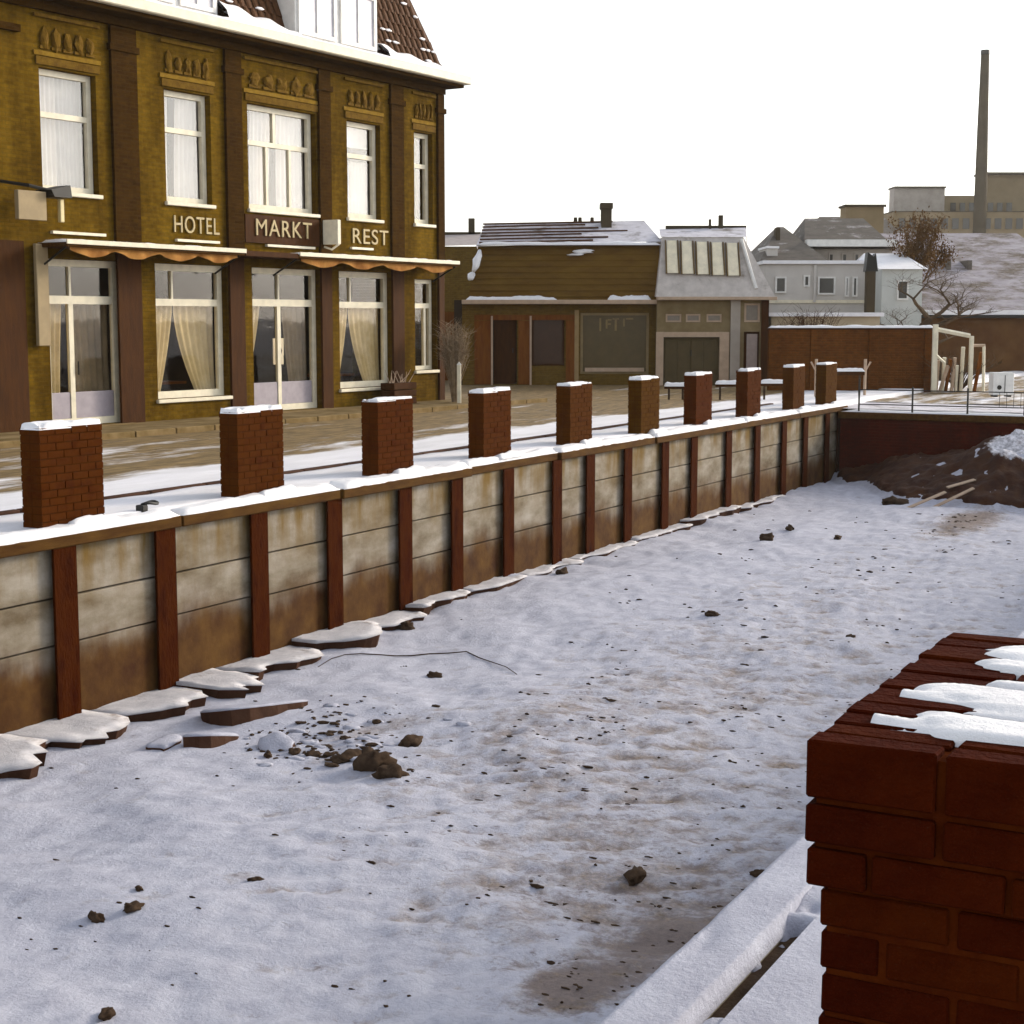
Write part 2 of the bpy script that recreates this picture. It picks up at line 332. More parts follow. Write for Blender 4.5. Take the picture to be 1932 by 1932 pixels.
# ------------------------------------------------------------------ setting: ground, canal bed, quays
def grid_sheet(name, xs, ys, zf, mat, dirtf=None, rz=0, smooth=True):
    me = bpy.data.meshes.new(name); V = []; D = []
    for x in xs:
        for y in ys:
            V.append((x, y, zf(x, y)))
            if dirtf: D.append(dirtf(x, y))
    ny = len(ys); Fs = [(i * ny + j, (i + 1) * ny + j, (i + 1) * ny + j + 1, i * ny + j + 1) for i in range(len(xs) - 1) for j in range(ny - 1)]
    me.from_pydata(V, [], Fs)
    if dirtf:
        at = me.attributes.new('dirt', 'FLOAT', 'POINT'); at.data.foreach_set('value', D)
    me.materials.append(mat)
    for p in me.polygons: p.use_smooth = smooth
    o = bpy.data.objects.new(name, me); COL.objects.link(o); o.rotation_euler = (0, 0, rz); return o
BED = -1.78
def frange(a, b, n): return [a + (b - a) * i / n for i in range(n + 1)]
def sstep(a, b, x):
    t = max(0, min(1, (x - a) / (b - a))); return t * t * (3 - 2 * t)
# far-side street (canal frame x = along the canal, y = away from it)
def street_dirt(x, y):
    d = y - WALL_W
    k = -0.5 * (1 - sstep(2.3, 3.5, d + 0.5 * noise.noise(Vector((x * 0.5, y, 3)))))
    if d < 1.25: k = -0.6
    k += (0.09 + 0.12 * noise.noise(Vector((x * .35, d * 1.8, 2)))) * sstep(3.4, 4.6, d) + 0.05 * sstep(20, 34, x) * sstep(2.4, 3.4, d)
    return k
def street_z(x, y):
    d = y - WALL_W
    z = 0.05 if d < 1.28 else (0.0 if d < 1.4 else 0.0)
    if x > 36.4 and d < 2: z -= 0.0
    if d < 0.17: return -0.4
    return z + 0.025 * noise.noise(Vector((x * 0.8, y * 1.6, 0))) + (0.012 * noise.noise(Vector((x * 4, y * 4, 5))) if d < 12 else 0)
xs = [-60, -30, -12, -4] + frange(0, 60, 220) + [66, 75, 90]
ys = [WALL_W + 0.165] + frange(WALL_W + 0.19, WALL_W + 1.25, 8) + frange(WALL_W + 1.3, WALL_W + 9, 60) + [WALL_W + q for q in (10, 12, 15, 20, 30, 45)]
tag(grid_sheet('street', xs, ys, street_z, M_street, street_dirt, ROTC), kind='structure')
tag(grid_sheet('square', frange(40.0, 75, 90), frange(-22, WALL_W + 0.3, 80), lambda x, y: -0.045 + 0.03 * noise.noise(Vector((x * .7, y * .7, 2))), M_street, lambda x, y: 0.0, ROTC), kind='structure')
# the wide land round it, to the horizon, a little lower
bm = B()
P = lambda v, w: (v, w, -0.16)
def land(v0, v1, w0, w1, z): quad(bm, (v0, w0, z), (v1, w0, z), (v1, w1, z), (v0, w1, z))
land(-1400, 1400, WALL_W + 0.3, 1400, -0.06); land(37.0, 1400, -1400, WALL_W + 0.3, -0.06)
tag(obj('snowy_ground', bm, M_snowroof, rz=ROTC), kind='structure')

def lerp_tab(tab, q):
    for (a, b), (c, d) in zip(tab, tab[1:]):
        if q <= c: return b + (d - b) * max(0, min(1, (q - a) / (c - a)))
    return tab[-1][1]
FRONT = [(0.0, 31.6), (3.0, 32.2), (5.5, 32.5), (7.2, 32.6), (8.2, 32.9), (8.9, 33.9), (9.6, 35.0), (10.3, 35.9), (10.7, 36.4)]
def mound_h(x, y):
    f = lerp_tab(FRONT, y) + 0.35 * noise.noise(Vector((y * 1.3, 2, 0)))
    return sstep(f, f + 2.6, x) * (0.55 + 0.5 * sstep(8.2, 6.2, y)) + 0.12 * sstep(f, f + .5, x)
def ripple(x, y):
    pr, qd = x * .466 - y * .885, x * .885 + y * .466
    return noise.noise(Vector((pr * 1.9 + 0.6 * noise.noise(Vector((pr, qd, 8))), qd * 6.5, 3))) + 0.5 * noise.noise(Vector((pr * 4.5, qd * 14, 6)))
def zone(x, y): return sstep(9.5, 6.0, y) * sstep(6.0, 8.5, x + 0.5 * (6 - y)) * (1 - 0.5 * sstep(22, 30, x))
def bed_z(x, y):
    v = Vector((x, y, 0))
    z = BED + 0.10 * noise.noise(v * 0.35) + 0.05 * noise.noise(v * 1.1) + 0.022 * noise.noise(Vector((x * 3.2, y * 4.6, 1)))
    z += 0.026 * ripple(x, y) * (0.3 + 0.7 * zone(x, y))
    rp = 0.35 + 0.65 * sstep(9.0, 5.5, y) * sstep(6, 10, x)
    z += (0.020 * noise.noise(Vector((x * 8, y * 7, 2))) + 0.010 * noise.noise(Vector((x * 17, y * 15, 7)))) * rp * (1 if x < 22 else 0.7)
    z += 0.09 * math.exp(-((y - 10.75) / 0.45) ** 2) * (0.4 + noise.noise(Vector((x * 1.9, 0, 8)))) - 0.09 * sstep(19, 13, x) * sstep(6, 9, y)
    z += 0.10 * sstep(3.2, 1.6, y)
    if x > 31: z += mound_h(x, y) * (1 + 0.2 * noise.noise(v * 1.5))
    return z
DP = [(1150, 1850, 0.55, 0.30, 0.22), (1060, 1868, 0.35, 0.25, 0.36), (1265, 1765, 0.40, 0.22, 0.34), (1180, 1650, 1.4, 0.9, 0.13), (1350, 1300, 3.2, 1.3, 0.10), (1000, 1380, 1.3, 0.6, 0.10), (1400, 1130, 5, 1.3, 0.05), (690, 1370, 0.9, 0.5, 0.14), (1830, 985, 2.0, 0.5, 0.45), (1200, 1480, 2, 1, 0.08), (1450, 1700, 1.4, 0.5, 0.1)]
DPS = [(*cg(a, b, BED)[:2], c, d, e) for a, b, c, d, e in DP]
def bed_dirt(x, y):
    k = -0.05 + (0.26 * max(0, -ripple(x, y)) + 0.05 * noise.noise(Vector((x * .5, y * .5, 5)))) * zone(x, y)
    for a, b, ra, rb, h in DPS: k += h * math.exp(-((x - a) / ra) ** 2 - ((y - b) / rb) ** 2)
    pass
    k += 0.04 * sstep(8.6, 5.0, y) * sstep(4, 9, x) * (1 - sstep(24, 32, x)) - 0.05 * sstep(9.5, 6.5, x) * sstep(4, 5, y)
    return k
bx_ = frange(-6, 3.4, 20) + [3.4 + 33.4 * ((i + 1) / 420) ** 1.45 for i in range(420)]
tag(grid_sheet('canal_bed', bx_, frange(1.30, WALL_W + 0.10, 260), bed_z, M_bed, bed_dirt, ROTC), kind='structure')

def mound_z(x, y):
    e = sstep(0.02, 0.14, mound_h(x, y) + 0.05 * noise.noise(Vector((x * 2, y * 2, 6))))
    return bed_z(x, y) - 0.12 + e * (0.17 + 0.09 * noise.noise(Vector((x * 3.5, y * 3.5, 1))) + 0.05 * noise.noise(Vector((x * 9, y * 9, 1))))
def mound_dirt(x, y):      # on this material the attribute drives snow cover: the crest and the land side hold it
    return -0.42 + 0.58 * sstep(7.5, 6.5, y) * sstep(33.2, 34.8, x) + 0.1 * sstep(6.0, 5.0, y)
tag(grid_sheet('earth_mound', frange(30.5, 36.68, 110), frange(0.5, 10.6, 150), mound_z, M_earth, mound_dirt, ROTC), kind='structure')
# near quay: coping stones, snow, hidden wall face
NQ = 0.35
bm = B()
quad(bm, (-40, -40, NQ), (40, -40, NQ), (40, 1.24, NQ), (-40, 1.24, NQ)); quad(bm, (-40, 1.24, NQ), (40, 1.24, NQ), (40, 1.24, NQ - 0.25), (-40, 1.24, NQ - 0.25))
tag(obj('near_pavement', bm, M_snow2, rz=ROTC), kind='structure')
t = empty('near_quay_wall', (0, 0, 0), ROTC, 'low concrete quay wall with snowy coping stones beside the brick pier', 'wall')
obj('wall_face', bx(-8, 36.5, 1.0, 1.36, BED - 0.3, NQ - 0.16), M_concrete, t)
x = -3.0; k = 0
while x < 14:
    L = 0.95 + 0.1 * R.random()
    s = obj('coping_stone', bx(x, x + L - 0.012, 1.312, 1.49, NQ - 0.16, NQ - 0.02, bev=0.012), M_concrete, t)
    x += L; k += 1
obj('mud_joint', bx(-3, 14, 1.242, 1.31, NQ - 0.2, NQ - 0.05), M_clod, t)
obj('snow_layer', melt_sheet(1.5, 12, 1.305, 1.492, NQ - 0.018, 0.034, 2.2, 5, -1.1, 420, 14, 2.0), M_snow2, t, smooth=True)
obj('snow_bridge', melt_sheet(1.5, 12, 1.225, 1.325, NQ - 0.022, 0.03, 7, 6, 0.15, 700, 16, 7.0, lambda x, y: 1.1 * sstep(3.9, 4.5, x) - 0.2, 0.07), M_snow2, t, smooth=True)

# ------------------------------------------------------------------ far retaining wall
t = empty('retaining_wall', cw(0, 0), ROTC, 'canal retaining wall of concrete planks between rusty steel posts under snowy coping', 'wall')
posts = [-1.1 + 1.07 * i for i in range(9)] + [cv(q) for q in (105, 305, 478, 625, 760, 858, 955, 1045, 1110, 1180, 1250, 1305, 1370, 1425, 1475, 1515, 1555, 1578)]
posts = sorted(q + R.uniform(-.03, .03) for q in posts if q > 6)
posts = [q for i, q in enumerate(posts) if i == 0 or q - posts[i - 1] > 0.5]
y0 = WALL_W
for i, v in enumerate(posts):
    bm = B(); box(bm, v - 0.15, v + 0.15, y0 - 0.06, y0 - 0.03, BED - 0.3, -0.12); box(bm, v - 0.02, v + 0.02, y0 - 0.03, y0 + 0.12, BED - 0.3, -0.12)
    box(bm, v - 0.125, v + 0.125, y0 + 0.12, y0 + 0.145, BED - 0.3, -0.12)
    obj('post', bm, M_rust, t)
    if i < len(posts) - 1:
        a, b = v + 0.025, posts[i + 1] - 0.025
        zs = [-0.11, -0.58 - 0.05 * R.random(), -1.05 - 0.08 * R.random(), BED - 0.3]
        for k in range(3):
            yy = y0 + 0.01 + 0.022 * R.random()
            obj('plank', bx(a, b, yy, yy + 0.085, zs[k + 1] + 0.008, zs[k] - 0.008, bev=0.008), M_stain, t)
obj('backing', bx(posts[0], posts[-1], y0 + 0.15, y0 + 0.2, BED - 0.3, -0.14), M_clod, t)
cuts = [6, cv(330), cv(632), cv(878), cv(1050), cv(1228), cv(1400), cv(1500), cv(1590)]
for i, (a, b) in enumerate(zip(cuts, cuts[1:])):
    dy = (0, 0.0, -0.03, 0.06, 0.01, -0.02, 0.0, 0.0)[i]
    c_ = obj('coping_beam', bx(a + 0.01, b - 0.01, y0 - 0.09 + dy, y0 + 0.16, -0.125, -0.005 - 0.012 * (i % 2), bev=0.012), M_cope, t)
    obj('snow_layer', snow_pad(B(), a + 0.02, b - 0.02, y0 - 0.085 + dy, y0 + 0.2, -0.012, 0.075, max(12, int((b - a) * 9)), 7, 5.1 * i, 0.25, 0.02), M_snow, c_, smooth=True)
# kerb behind the pillars: dark slot between two strips of snow
t = empty('quay_kerb', cw(0, 0), ROTC, 'dark stone kerb line in the snow behind the parapet pillars', 'kerb')
x = 7.0
while x < 36:
    obj('kerb_stone', bx(x, x + 0.985, WALL_W + 1.27, WALL_W + 1.37, -0.05, 0.075, bev=0.012), M_black if False else M_ice, t); x += 1.0
t = empty('hotel_kerb', cw(0, 0), ROTC, 'tan kerb edging the pavement in front of the hotel', 'kerb')
M_kerb = mottled('kerb_stone', (0.13, 0.085, 0.03), (0.25, 0.175, 0.085), 3, 0.9, 0.3)
a0, a1 = local(Vector(OH) - Vector((sin(BH), cos(BH), 0)) * 13, BC), local(Vector(OH) + Vector((sin(BH), cos(BH), 0)) * 6, BC)

# ------------------------------------------------------------------ parapet pillars on the far quay
def pillar_meshes():
    bl, bd, bh = 0.205, 0.095, 0.062; L, Dp, H = 0.85, 0.25, 0.97
    bm = B(); n = 13; ch = H / n
    for k in range(n):
        z = k * ch; xo = 0.0 if k % 2 == 0 else -0.105
        x = xo
        while x < L - 0.02:
            a, b = max(0, x), min(L, x + 0.212)
            if b - a > 0.03:
                d = R.uniform(-0.004, 0.004)
                box(bm, a + 0.005, b - 0.005, d, 0.12, z + 0.005, z + ch - 0.006); box(bm, a + 0.005, b - 0.005, 0.13, Dp + d, z + 0.005, z + ch - 0.006)
            x += 0.212
    me = bpy.data.meshes.new('pillar_brickwork'); bmesh.ops.recalc_face_normals(bm, faces=bm.faces[:]); bm.to_mesh(me); bm.free(); me.materials.append(M_pbrick)
    c = B(); box(c, 0.008, L - 0.008, 0.008, Dp - 0.008, 0, H - 0.01); mc = bpy.data.meshes.new('pillar_core'); c.to_mesh(mc); c.free(); mc.materials.append(M_mortar)
    return me, mc
PBW, PCORE = pillar_meshes()
PV = [11.1, 14.1, 16.97, 19.74, 22.57, 25.4, 28.0, 30.86, 33.86, 36.3]
for i, v in enumerate(PV):
    t = empty('parapet_pillar', cw(v, WALL_W + 0.12, 0.03), ROTC + radians(R.uniform(-1, 1)), 'brown brick parapet pillar with snow on top, standing on the far quay edge', 'pillar', 'brick parapet pillars along the far quay')
    o = obj('brickwork', PBW, None, t); o['kind'] = 'stuff'
    obj('core', PCORE, None, t)
    obj('snow_cap', melt_sheet(0.0, 0.85, 0.0, 0.25, 0.968, (0.05, 0.045, 0.025, 0.045, 0.03, 0.045, 0.04, 0.04, 0.045, 0.03)[i], 4, 6, -0.5, 44, 16, 11 + i * 2.7), M_snow, t, smooth=True)
    obj('snow_drift', snow_pad(B(), 0.25, 0.95, -0.16, -0.005, 0.0, 0.10, 12, 4, 31 + i, 0.4, 0.02), M_snow, t, smooth=True)
# mooring ring on the quay
t = empty('mooring_ring', cw(*cg(283, 962, 0.05)[:2], 0.07), ROTC, 'small iron mooring ring lying in snow between two brick pillars', 'mooring ring')
bm = B(); tube(bm, [(0.11 * cos(q), 0.05 * sin(q), 0.05 + 0.01 * sin(2 * q)) for q in [2 * pi * k / 16 for k in range(17)]], 0.016, 6); obj('ring', bm, M_black, t, smooth=True)
obj('anchor_plate', bx(-0.17, -0.08, -0.05, 0.05, -0.03, 0.045, bev=0.01), M_black, t)

# ------------------------------------------------------------------ bridge at the end of the canal
BV, BTOP = 36.7, -0.12
t = empty('bridge', cw(BV, 0), ROTC, 'dark red brick bridge front closing the end of the canal', 'bridge')
obj('brick_face', bx(0, 0.5, -16, 10.62, BED - 0.4, BTOP - 0.16), M_bridge, t)
obj('deck_edge', bx(-0.07, 3.5, -16, 10.66, BTOP - 0.16, BTOP, bev=0.015), M_cope, t)
obj('deck_soffit_beam', bx(-0.045, -0.002, -16, 5.2, BTOP - 0.52, BTOP - 0.18), M_bridge, t)
obj('snow_layer', snow_pad(B(), -0.05, 3.4, -15.9, 10.6, BTOP - 0.004, 0.05, 14, 80, 2.2, 0.3, 0.0), M_snow, t, smooth=True)
t = empty('bridge_railing', cw(BV + 0.05, 0, BTOP), ROTC, 'thin black iron railing along the snowy edge of the bridge', 'railing')
yy = 10.2; ys_ = []
while yy > -12: ys_.append(yy); yy -= 1.25
for i, yq in enumerate(ys_): obj('post', tube(B(), [(0, yq, 0), (0, yq, 0.60 if i % 3 else 0.78)], 0.022, 6), M_black, t)
for z in (0.18, 0.52): obj('rail', tube(B(), [(0, 10.2, z), (0, 0, z + 0.01), (0, ys_[-1], z)], 0.014, 6), M_black, t)
yy = 7.0
while yy > -11: obj('baluster', tube(B(), [(0, yy, 0.18), (0, yy, 0.52)], 0.007, 4), M_black, t); yy -= 0.155

# debris on the mound
for i, (a, b, L, rz, tl) in enumerate(((1745, 915, 1.0, 0.2, 0.35), (1790, 890, 1.25, 0.15, 0.4), (1815, 862, 0.7, 0.5, 0.2))):
    q = cg(a, b, -1.3 + 0.25 * i); z = bed_z(q.x, q.y)
    o = obj('plank', bx(-L / 2, L / 2, -0.045, 0.045, -0.012, 0.012, bev=0.003), M_pinkwood); o.location = cw(q.x, q.y, z + 0.12)
    o.rotation_euler = (0.2, -tl, radians(10) + rz * 0.4)
    tag(o, ('short pinkish plank low on the mound by the bridge', 'long pinkish plank lying up the mound by the bridge', 'pale stub of plank near the top of the mound by the bridge')[i], 'plank', 'planks on the earth mound')

# ------------------------------------------------------------------ ice slabs and stones on the bed
def slab(px, py, L, Wd, rot, tilt, th, label):
    q = cg(px, py, BED + 0.1); t = empty('ice_slab', cw(q.x, q.y, bed_z(q.x, q.y) + th * 0.35), ROTC + rot, label, 'ice slab', 'broken ice slabs at the foot of the retaining wall')
    n = 17; pts = []
    for k in range(n):
        an = 2 * pi * k / n; r = 1 + 0.34 * noise.noise(Vector((px * .1 + cos(an) * 1.3, py * .1 + sin(an) * 1.3, 0))) + R.uniform(-.09, .09)
        pts.append((L / 2 * r * math.copysign(abs(cos(an)) ** 0.7, cos(an)), Wd / 2 * r * math.copysign(abs(sin(an)) ** 0.7, sin(an))))
    bm = B(); a = [bm.verts.new((x, y, -th)) for x, y in pts]; b = [bm.verts.new((x * 1.03, y * 1.03, 0)) for x, y in pts]
    bm.faces.new(a[::-1]); bm.faces.new(b)
    for k in range(n): bm.faces.new((a[k], a[(k + 1) % n], b[(k + 1) % n], b[k]))
    o = obj('ice', bm, M_ice, t); o.rotation_euler = tilt
    bm = B(); c = bm.verts.new((0, 0, 0.035)); ring = []
    for f, h in ((0.55, 0.035), (0.92, 0.028), (1.04, 0.008)):
        ring.append([bm.verts.new((x * f, y * f, h + 0.03 * noise.noise(Vector((x * 6 + px, y * 6, f))) * (1.2 - f))) for x, y in pts])
    for k in range(n): bm.faces.new((c, ring[0][k], ring[0][(k + 1) % n]))
    for u, w_ in zip(ring, ring[1:]):
        for k in range(n): bm.faces.new((u[k], w_[k], w_[(k + 1) % n], u[(k + 1) % n]))
    base = [bm.verts.new((x * 1.03, y * 1.03, 0.001)) for x, y in pts]
    for k in range(n): bm.faces.new((ring[-1][k], base[k], base[(k + 1) % n], ring[-1][(k + 1) % n]))
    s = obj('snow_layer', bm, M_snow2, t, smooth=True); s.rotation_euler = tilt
SL = 'snow covered shelf of shore ice against the foot of the retaining wall'
M_snowice = snowmat('snow_on_ice', (0.46, 0.45, 0.48), (0.62, 0.60, 0.62), (0.14, 0.10, 0.08), (0.58, 0.78), 3, (1, 1, 1), None, 0.6, 40)
def shelf(v0, v1, wid, hgt, label, seed):
    """a piece of shore ice: straight against the wall, jagged towards the canal, snow on top"""
    L = v1 - v0; n = max(8, int(L * 9)); fr = []
    for k in range(n + 1):
        x = v0 + L * k / n; e = min(k, n - k) / n
        fr.append((x + R.uniform(-.02, .02), WALL_W - 0.05 - wid * (0.5 + 0.8 * (0.5 + noise.noise(Vector((x * 1.7, seed, 0))) + 0.4 * noise.noise(Vector((x * 5.5, seed, 2))))) * (0.8 + 0.2 * min(1, e * 5)) + R.uniform(-.012, .012)))
    zc_ = bed_z((v0 + v1) / 2, WALL_W - wid * .7)
    t = empty('ice_slab', cw((v0 + v1) / 2, WALL_W - wid / 2, zc_), ROTC, label, 'ice slab', 'broken ice slabs at the foot of the retaining wall')
    ox, oy = (v0 + v1) / 2, WALL_W - wid / 2; bk = [(x, WALL_W + 0.02) for x, _ in fr]
    zt_ = lambda x, y: hgt + 0.10 * (WALL_W - y) * (0.3 + noise.noise(Vector((x * .6, seed, 4))))
    def lay(inset, zf): return [[(x - ox, (y0_ + (y1_ - y0_) * q / 4) - oy + (inset if q == 0 else 0), zf(x, y0_ + (y1_ - y0_) * q / 4, q)) for q in range(5)] for (x, y0_), (_, y1_) in zip(fr, bk)]
    def solid(top, low, mat, nm):
        bm = B(); T = [[bm.verts.new(p) for p in r] for r in top]; Lw = [[bm.verts.new(p) for p in r] for r in low]
        for i in range(len(T) - 1):
            for q in range(4): bm.faces.new((T[i][q], T[i + 1][q], T[i + 1][q + 1], T[i][q + 1]))
            bm.faces.new((Lw[i][0], Lw[i + 1][0], T[i + 1][0], T[i][0]))
        for i in (0, len(T) - 1):
            for q in range(4): bm.faces.new((T[i][q], T[i][q + 1], Lw[i][q + 1], Lw[i][q]))
        return obj(nm, bm, mat, t, smooth=(mat is M_snowice))
    solid(lay(0.03, lambda x, y, q: zt_(x, y)), lay(0.10, lambda x, y, q: -0.15), M_ice, 'ice')
    solid(lay(0.0, lambda x, y, q: zt_(x, y) + (0.012 if q == 0 else 0.03 + 0.03 * noise.noise(Vector((x * 4, y * 4, 1))))), lay(0.025, lambda x, y, q: zt_(x, y) + 0.001), M_snowice, 'snow_layer')
vs_ = [9.2, 10.35, 11.5, 12.75, 13.5, 14.9, 16.2, 17.3, 18.8, 20.4, 22.3, 24.6, 27.0, 29.6, 32.5]
for k, (a, b) in enumerate(zip(vs_, vs_[1:])):
    shelf(a, b - 0.05, (0.85, 0.75, 0.7, 0.75, 0.55, 0.5, 0.36, 0.3, 0.28, 0.25, 0.22, 0.22, 0.22, 0.2)[k], (0.075, 0.06, 0.07, 0.085, 0.05, 0.05, 0.04, 0.035, 0.03, 0.03, 0.03, 0.03, 0.03, 0.03)[k], SL, k * 3.1)
slab(470, 1312, 1.05, 0.62, -0.3, (-0.22, 0.08, 0), 0.17, 'large upended ice slab with dark muddy underside beside the stones')
slab(400, 1362, 0.55, 0.22, -0.2, (-0.22, 0.2, 0), 0.16, 'small tilted ice slab in front of the upended one')
slab(310, 1370, 0.42, 0.22, 0.3, (0.05, 0.0, 0), 0.06, 'flat thin ice slab sunk in snow before the retaining wall')
slab(520, 1370, 0.42, 0.3, 0.9, (-0.25, -0.2, 0), 0.15, 'narrow ice slab leaning by the muddy stones')
def stone(px, py, sx, sy, sz, seed, label, snow=False, name='stone'):
    q = cg(px, py, BED + 0.05); z = bed_z(q.x, q.y)
    o = obj(name, rock(B(), (0, 0, 0), sx, sy, sz, seed, 3, 0.6), M_clod, loc=cw(q.x, q.y, z + sz * 0.3), rz=ROTC + seed, smooth=True); tag(o, label, 'stone', 'dark stones lying on the canal bed')
    if snow:
        obj('snow_cap', snow_pad(B(), -sx * .6, sx * .3, -sy * .3, sy * .5, sz * 0.62, 0.03, 8, 6, seed), M_snow, o, smooth=True)
stone(705, 1432, 0.20, 0.14, 0.13, 1.1, 'largest dark muddy stone lying on the snowy canal bed'); stone(735, 1455, 0.12, 0.09, 0.08, 2.3, 'muddy stone touching the largest stone on the canal bed')
SM = 'small dark stone poking through snow on the canal bed'
for i, (a, b, s) in enumerate(((660, 1408, .11), (640, 1412, .08), (590, 1400, .07), (505, 1398, .05), (695, 1412, .06), (775, 1385, .10), (180, 1718, .06), (250, 1707, .055), (262, 1668, .035), (482, 1648, .04), (200, 1897, .055), (820, 1250, .09), (1060, 1080, .10), (765, 1175, .10), (1445, 1015, .13), (1490, 1000, .11), (1690, 944, .22), (1580, 1012, .10), (1345, 1155, .09), (1605, 1197, .05), (555, 1393, .06), (1430, 1640, .05), (1200, 1640, .09), (700, 1615, .025), (620, 1400, .05))):
    q = cg(a, b, BED)
    if 500 <= a <= 780 and 1380 <= b <= 1415: SM = 'small dark stone among the muddy rubble by the largest stone'
    elif q.x > 26: SM = 'dark stone on the snow near the bridge end of the canal'
    elif q.y > 8.8: SM = 'dark stone in the snow close to the retaining wall'
    elif q.y < 4.6: SM = 'dark stone in the muddy snow towards the near quay'
    else: SM = 'small dark stone lying alone on open canal snow'
    stone(a, b, s * R.uniform(1, 1.5), s * R.uniform(.6, .9), s * R.uniform(.45, .7), 3 + i * 1.3, SM)
# frozen clods and stalks: too many to count
bm = B(); cnt = 0
while cnt < 650:
    x = 5 + 27 * R.random() ** 1.7; y = R.uniform(1.6, 10.5)
    k = bed_dirt(x, y) + 0.33 * noise.noise(Vector((x * 0.9, y * 1.1, 4))) + 0.22 * noise.noise(Vector((x * 3, y * 3, 9)))
    if R.random() > 0.012 + max(0, k - 0.05) * 2.2: continue
    s = R.uniform(0.004, 0.011) * (1 + x * 0.05) * (1.6 if R.random() < .06 else 1)
    m0 = len(bm.verts); rock(bm, (x, y, bed_z(x, y) + s * 0.1), s * R.uniform(.6, 1.1), s * R.uniform(1.0, 2.6), s * 0.6, R.uniform(0, 50), 1, 0.8); cnt += 1
tag(obj('frozen_clods', bm, M_clod, rz=ROTC), 'scattered dark frozen clods and stubble poking through canal snow', 'clods', kind='stuff')
bm = B(); rr = random.Random(21)
for i in range(170):
    px, py = rr.gauss(650, 85), rr.gauss(1385, 38)
    if rr.random() < .35: px, py = rr.gauss(560, 60), rr.gauss(1360, 25)
    q = cg(px, py, BED + .03); s_ = rr.uniform(.008, .028) * (1.8 if rr.random() < .1 else 1)
    rock(bm, (q.x, q.y, bed_z(q.x, q.y) + s_ * .15), s_ * rr.uniform(.7, 1.3), s_ * rr.uniform(.8, 1.8), s_ * .5, rr.uniform(0, 60), 1, .9)
tag(obj('mud_rubble', bm, M_clod, rz=ROTC), 'muddy rubble spread round the largest stones on the canal bed', 'rubble', kind='stuff')
bm = B()
for i in range(26):
    px, py = rr.gauss(640, 90), rr.gauss(1375, 36); q = cg(px, py, BED + .03); s_ = rr.uniform(.03, .07)
    rock(bm, (q.x, q.y, bed_z(q.x, q.y)), s_ * rr.uniform(.8, 1.3), s_ * rr.uniform(1.0, 2.0), s_ * .35, rr.uniform(0, 60), 2, .7)
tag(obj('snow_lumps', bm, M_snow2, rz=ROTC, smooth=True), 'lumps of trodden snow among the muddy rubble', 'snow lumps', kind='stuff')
# long crack-like twig at (650..980, 1215..1250)
pts = [cg(a, b, BED + .05) for a, b in ((600, 1243), (625, 1232), (650, 1226), (680, 1223), (710, 1222), (745, 1219), (775, 1219), (810, 1214), (845, 1213), (880, 1214), (905, 1222), (930, 1229), (955, 1238), (975, 1251))]
o = obj('fallen_branch', tube(B(), [cw(q.x, q.y, bed_z(q.x, q.y) + 0.015) for q in pts], [.004 + .004 * sin(pi * k / 13) for k in range(14)], 5), M_clod); tag(o, 'long thin dark branch lying on canal snow near the retaining wall', 'branch')

# ------------------------------------------------------------------ foreground brick pier
t = empty('brick_pier', cw(2.425, 0.735, NQ - 0.04), ROTC + pi, 'big dark red brick pier with streaky snow on top, foremost on near quay', 'pier')
# local frame after the turn by pi: x points back along the canal (towards the viewer), y towards the near side
PH = 0.99; PL, PW = 0.96, 0.70; cap_h = 0.20
unit = {}
def brick_mesh(l, d, h, seed):
    key = (round(l, 3), round(d, 3), round(h, 3), seed % 3)
    if key not in unit:
        bm = bx(0, l, 0, d, 0, h, bev=0.0035)
        for v in bm.verts: v.co += Vector([0.0025 * noise.noise(v.co * 23 + Vector((seed * 3, 1, k * 5))) for k in range(3)])
        me = bpy.data.meshes.new('brick'); bmesh.ops.recalc_face_normals(bm, faces=bm.faces[:]); bm.to_mesh(me); bm.free(); unit[key] = me
        me.materials.append((M_b1, M_b2, M_b3)[seed % 3])
    return unit[key]
M_b1 = mottled('pier_brick_a', (0.030, 0.0030, 0.0004), (0.056, 0.0080, 0.001), 7, 0.9, 1.0, 0.012, spec=0.02)
M_b2 = mottled('pier_brick_b', (0.026, 0.0026, 0.0004), (0.05, 0.0065, 0.001), 7, 0.9, 1.0, 0.012, spec=0.02)
M_b3 = mottled('pier_brick_c', (0.034, 0.0038, 0.0004), (0.062, 0.0105, 0.001), 7, 0.9, 1.0, 0.012, spec=0.02)
M_pmort = mottled('pier_mortar', (0.045, 0.006, 0.001), (0.08, 0.016, 0.002), 12, 0.95, 0.6, 0.008, spec=0.02)
def course(z, h, x0, x1, y0, y1, off, top=False):
    """ring of bricks round a rectangle, x0..x1 by y0..y1 (front face at x1)"""
    bl, bd, g = 0.205, 0.095, 0.011
    def put(x, y, l, d, rot):
        o = obj('brick', brick_mesh(l, d, h - g, R.randrange(9)), None, t); o.location = (x + R.uniform(-.003, .003), y + R.uniform(-.003, .003), z); o.rotation_euler = (0, 0, rot + R.uniform(-.008, .008))
    # front (x1 side): bricks run along y
    y = y0 + (0 if off else 0)
    first = True
    while y < y1 - 0.03:
        l = (bd if (off and first) else bl); l = min(l, y1 - y); first = False
        put(x1, y, l, bd, pi / 2); y += l + g
    x = x1 - bd - g
    first = True
    while x > x0 + 0.03:        # canal side (y0) and land side (y1)
        l = (bd if (not off and first) else bl); l = min(l, x - x0); first = False
        put(x - l, y0, l, bd, 0); put(x - l, y1 - bd, l, bd, 0); x -= l + g
z = 0.0; hc = 0.0718; k = 0
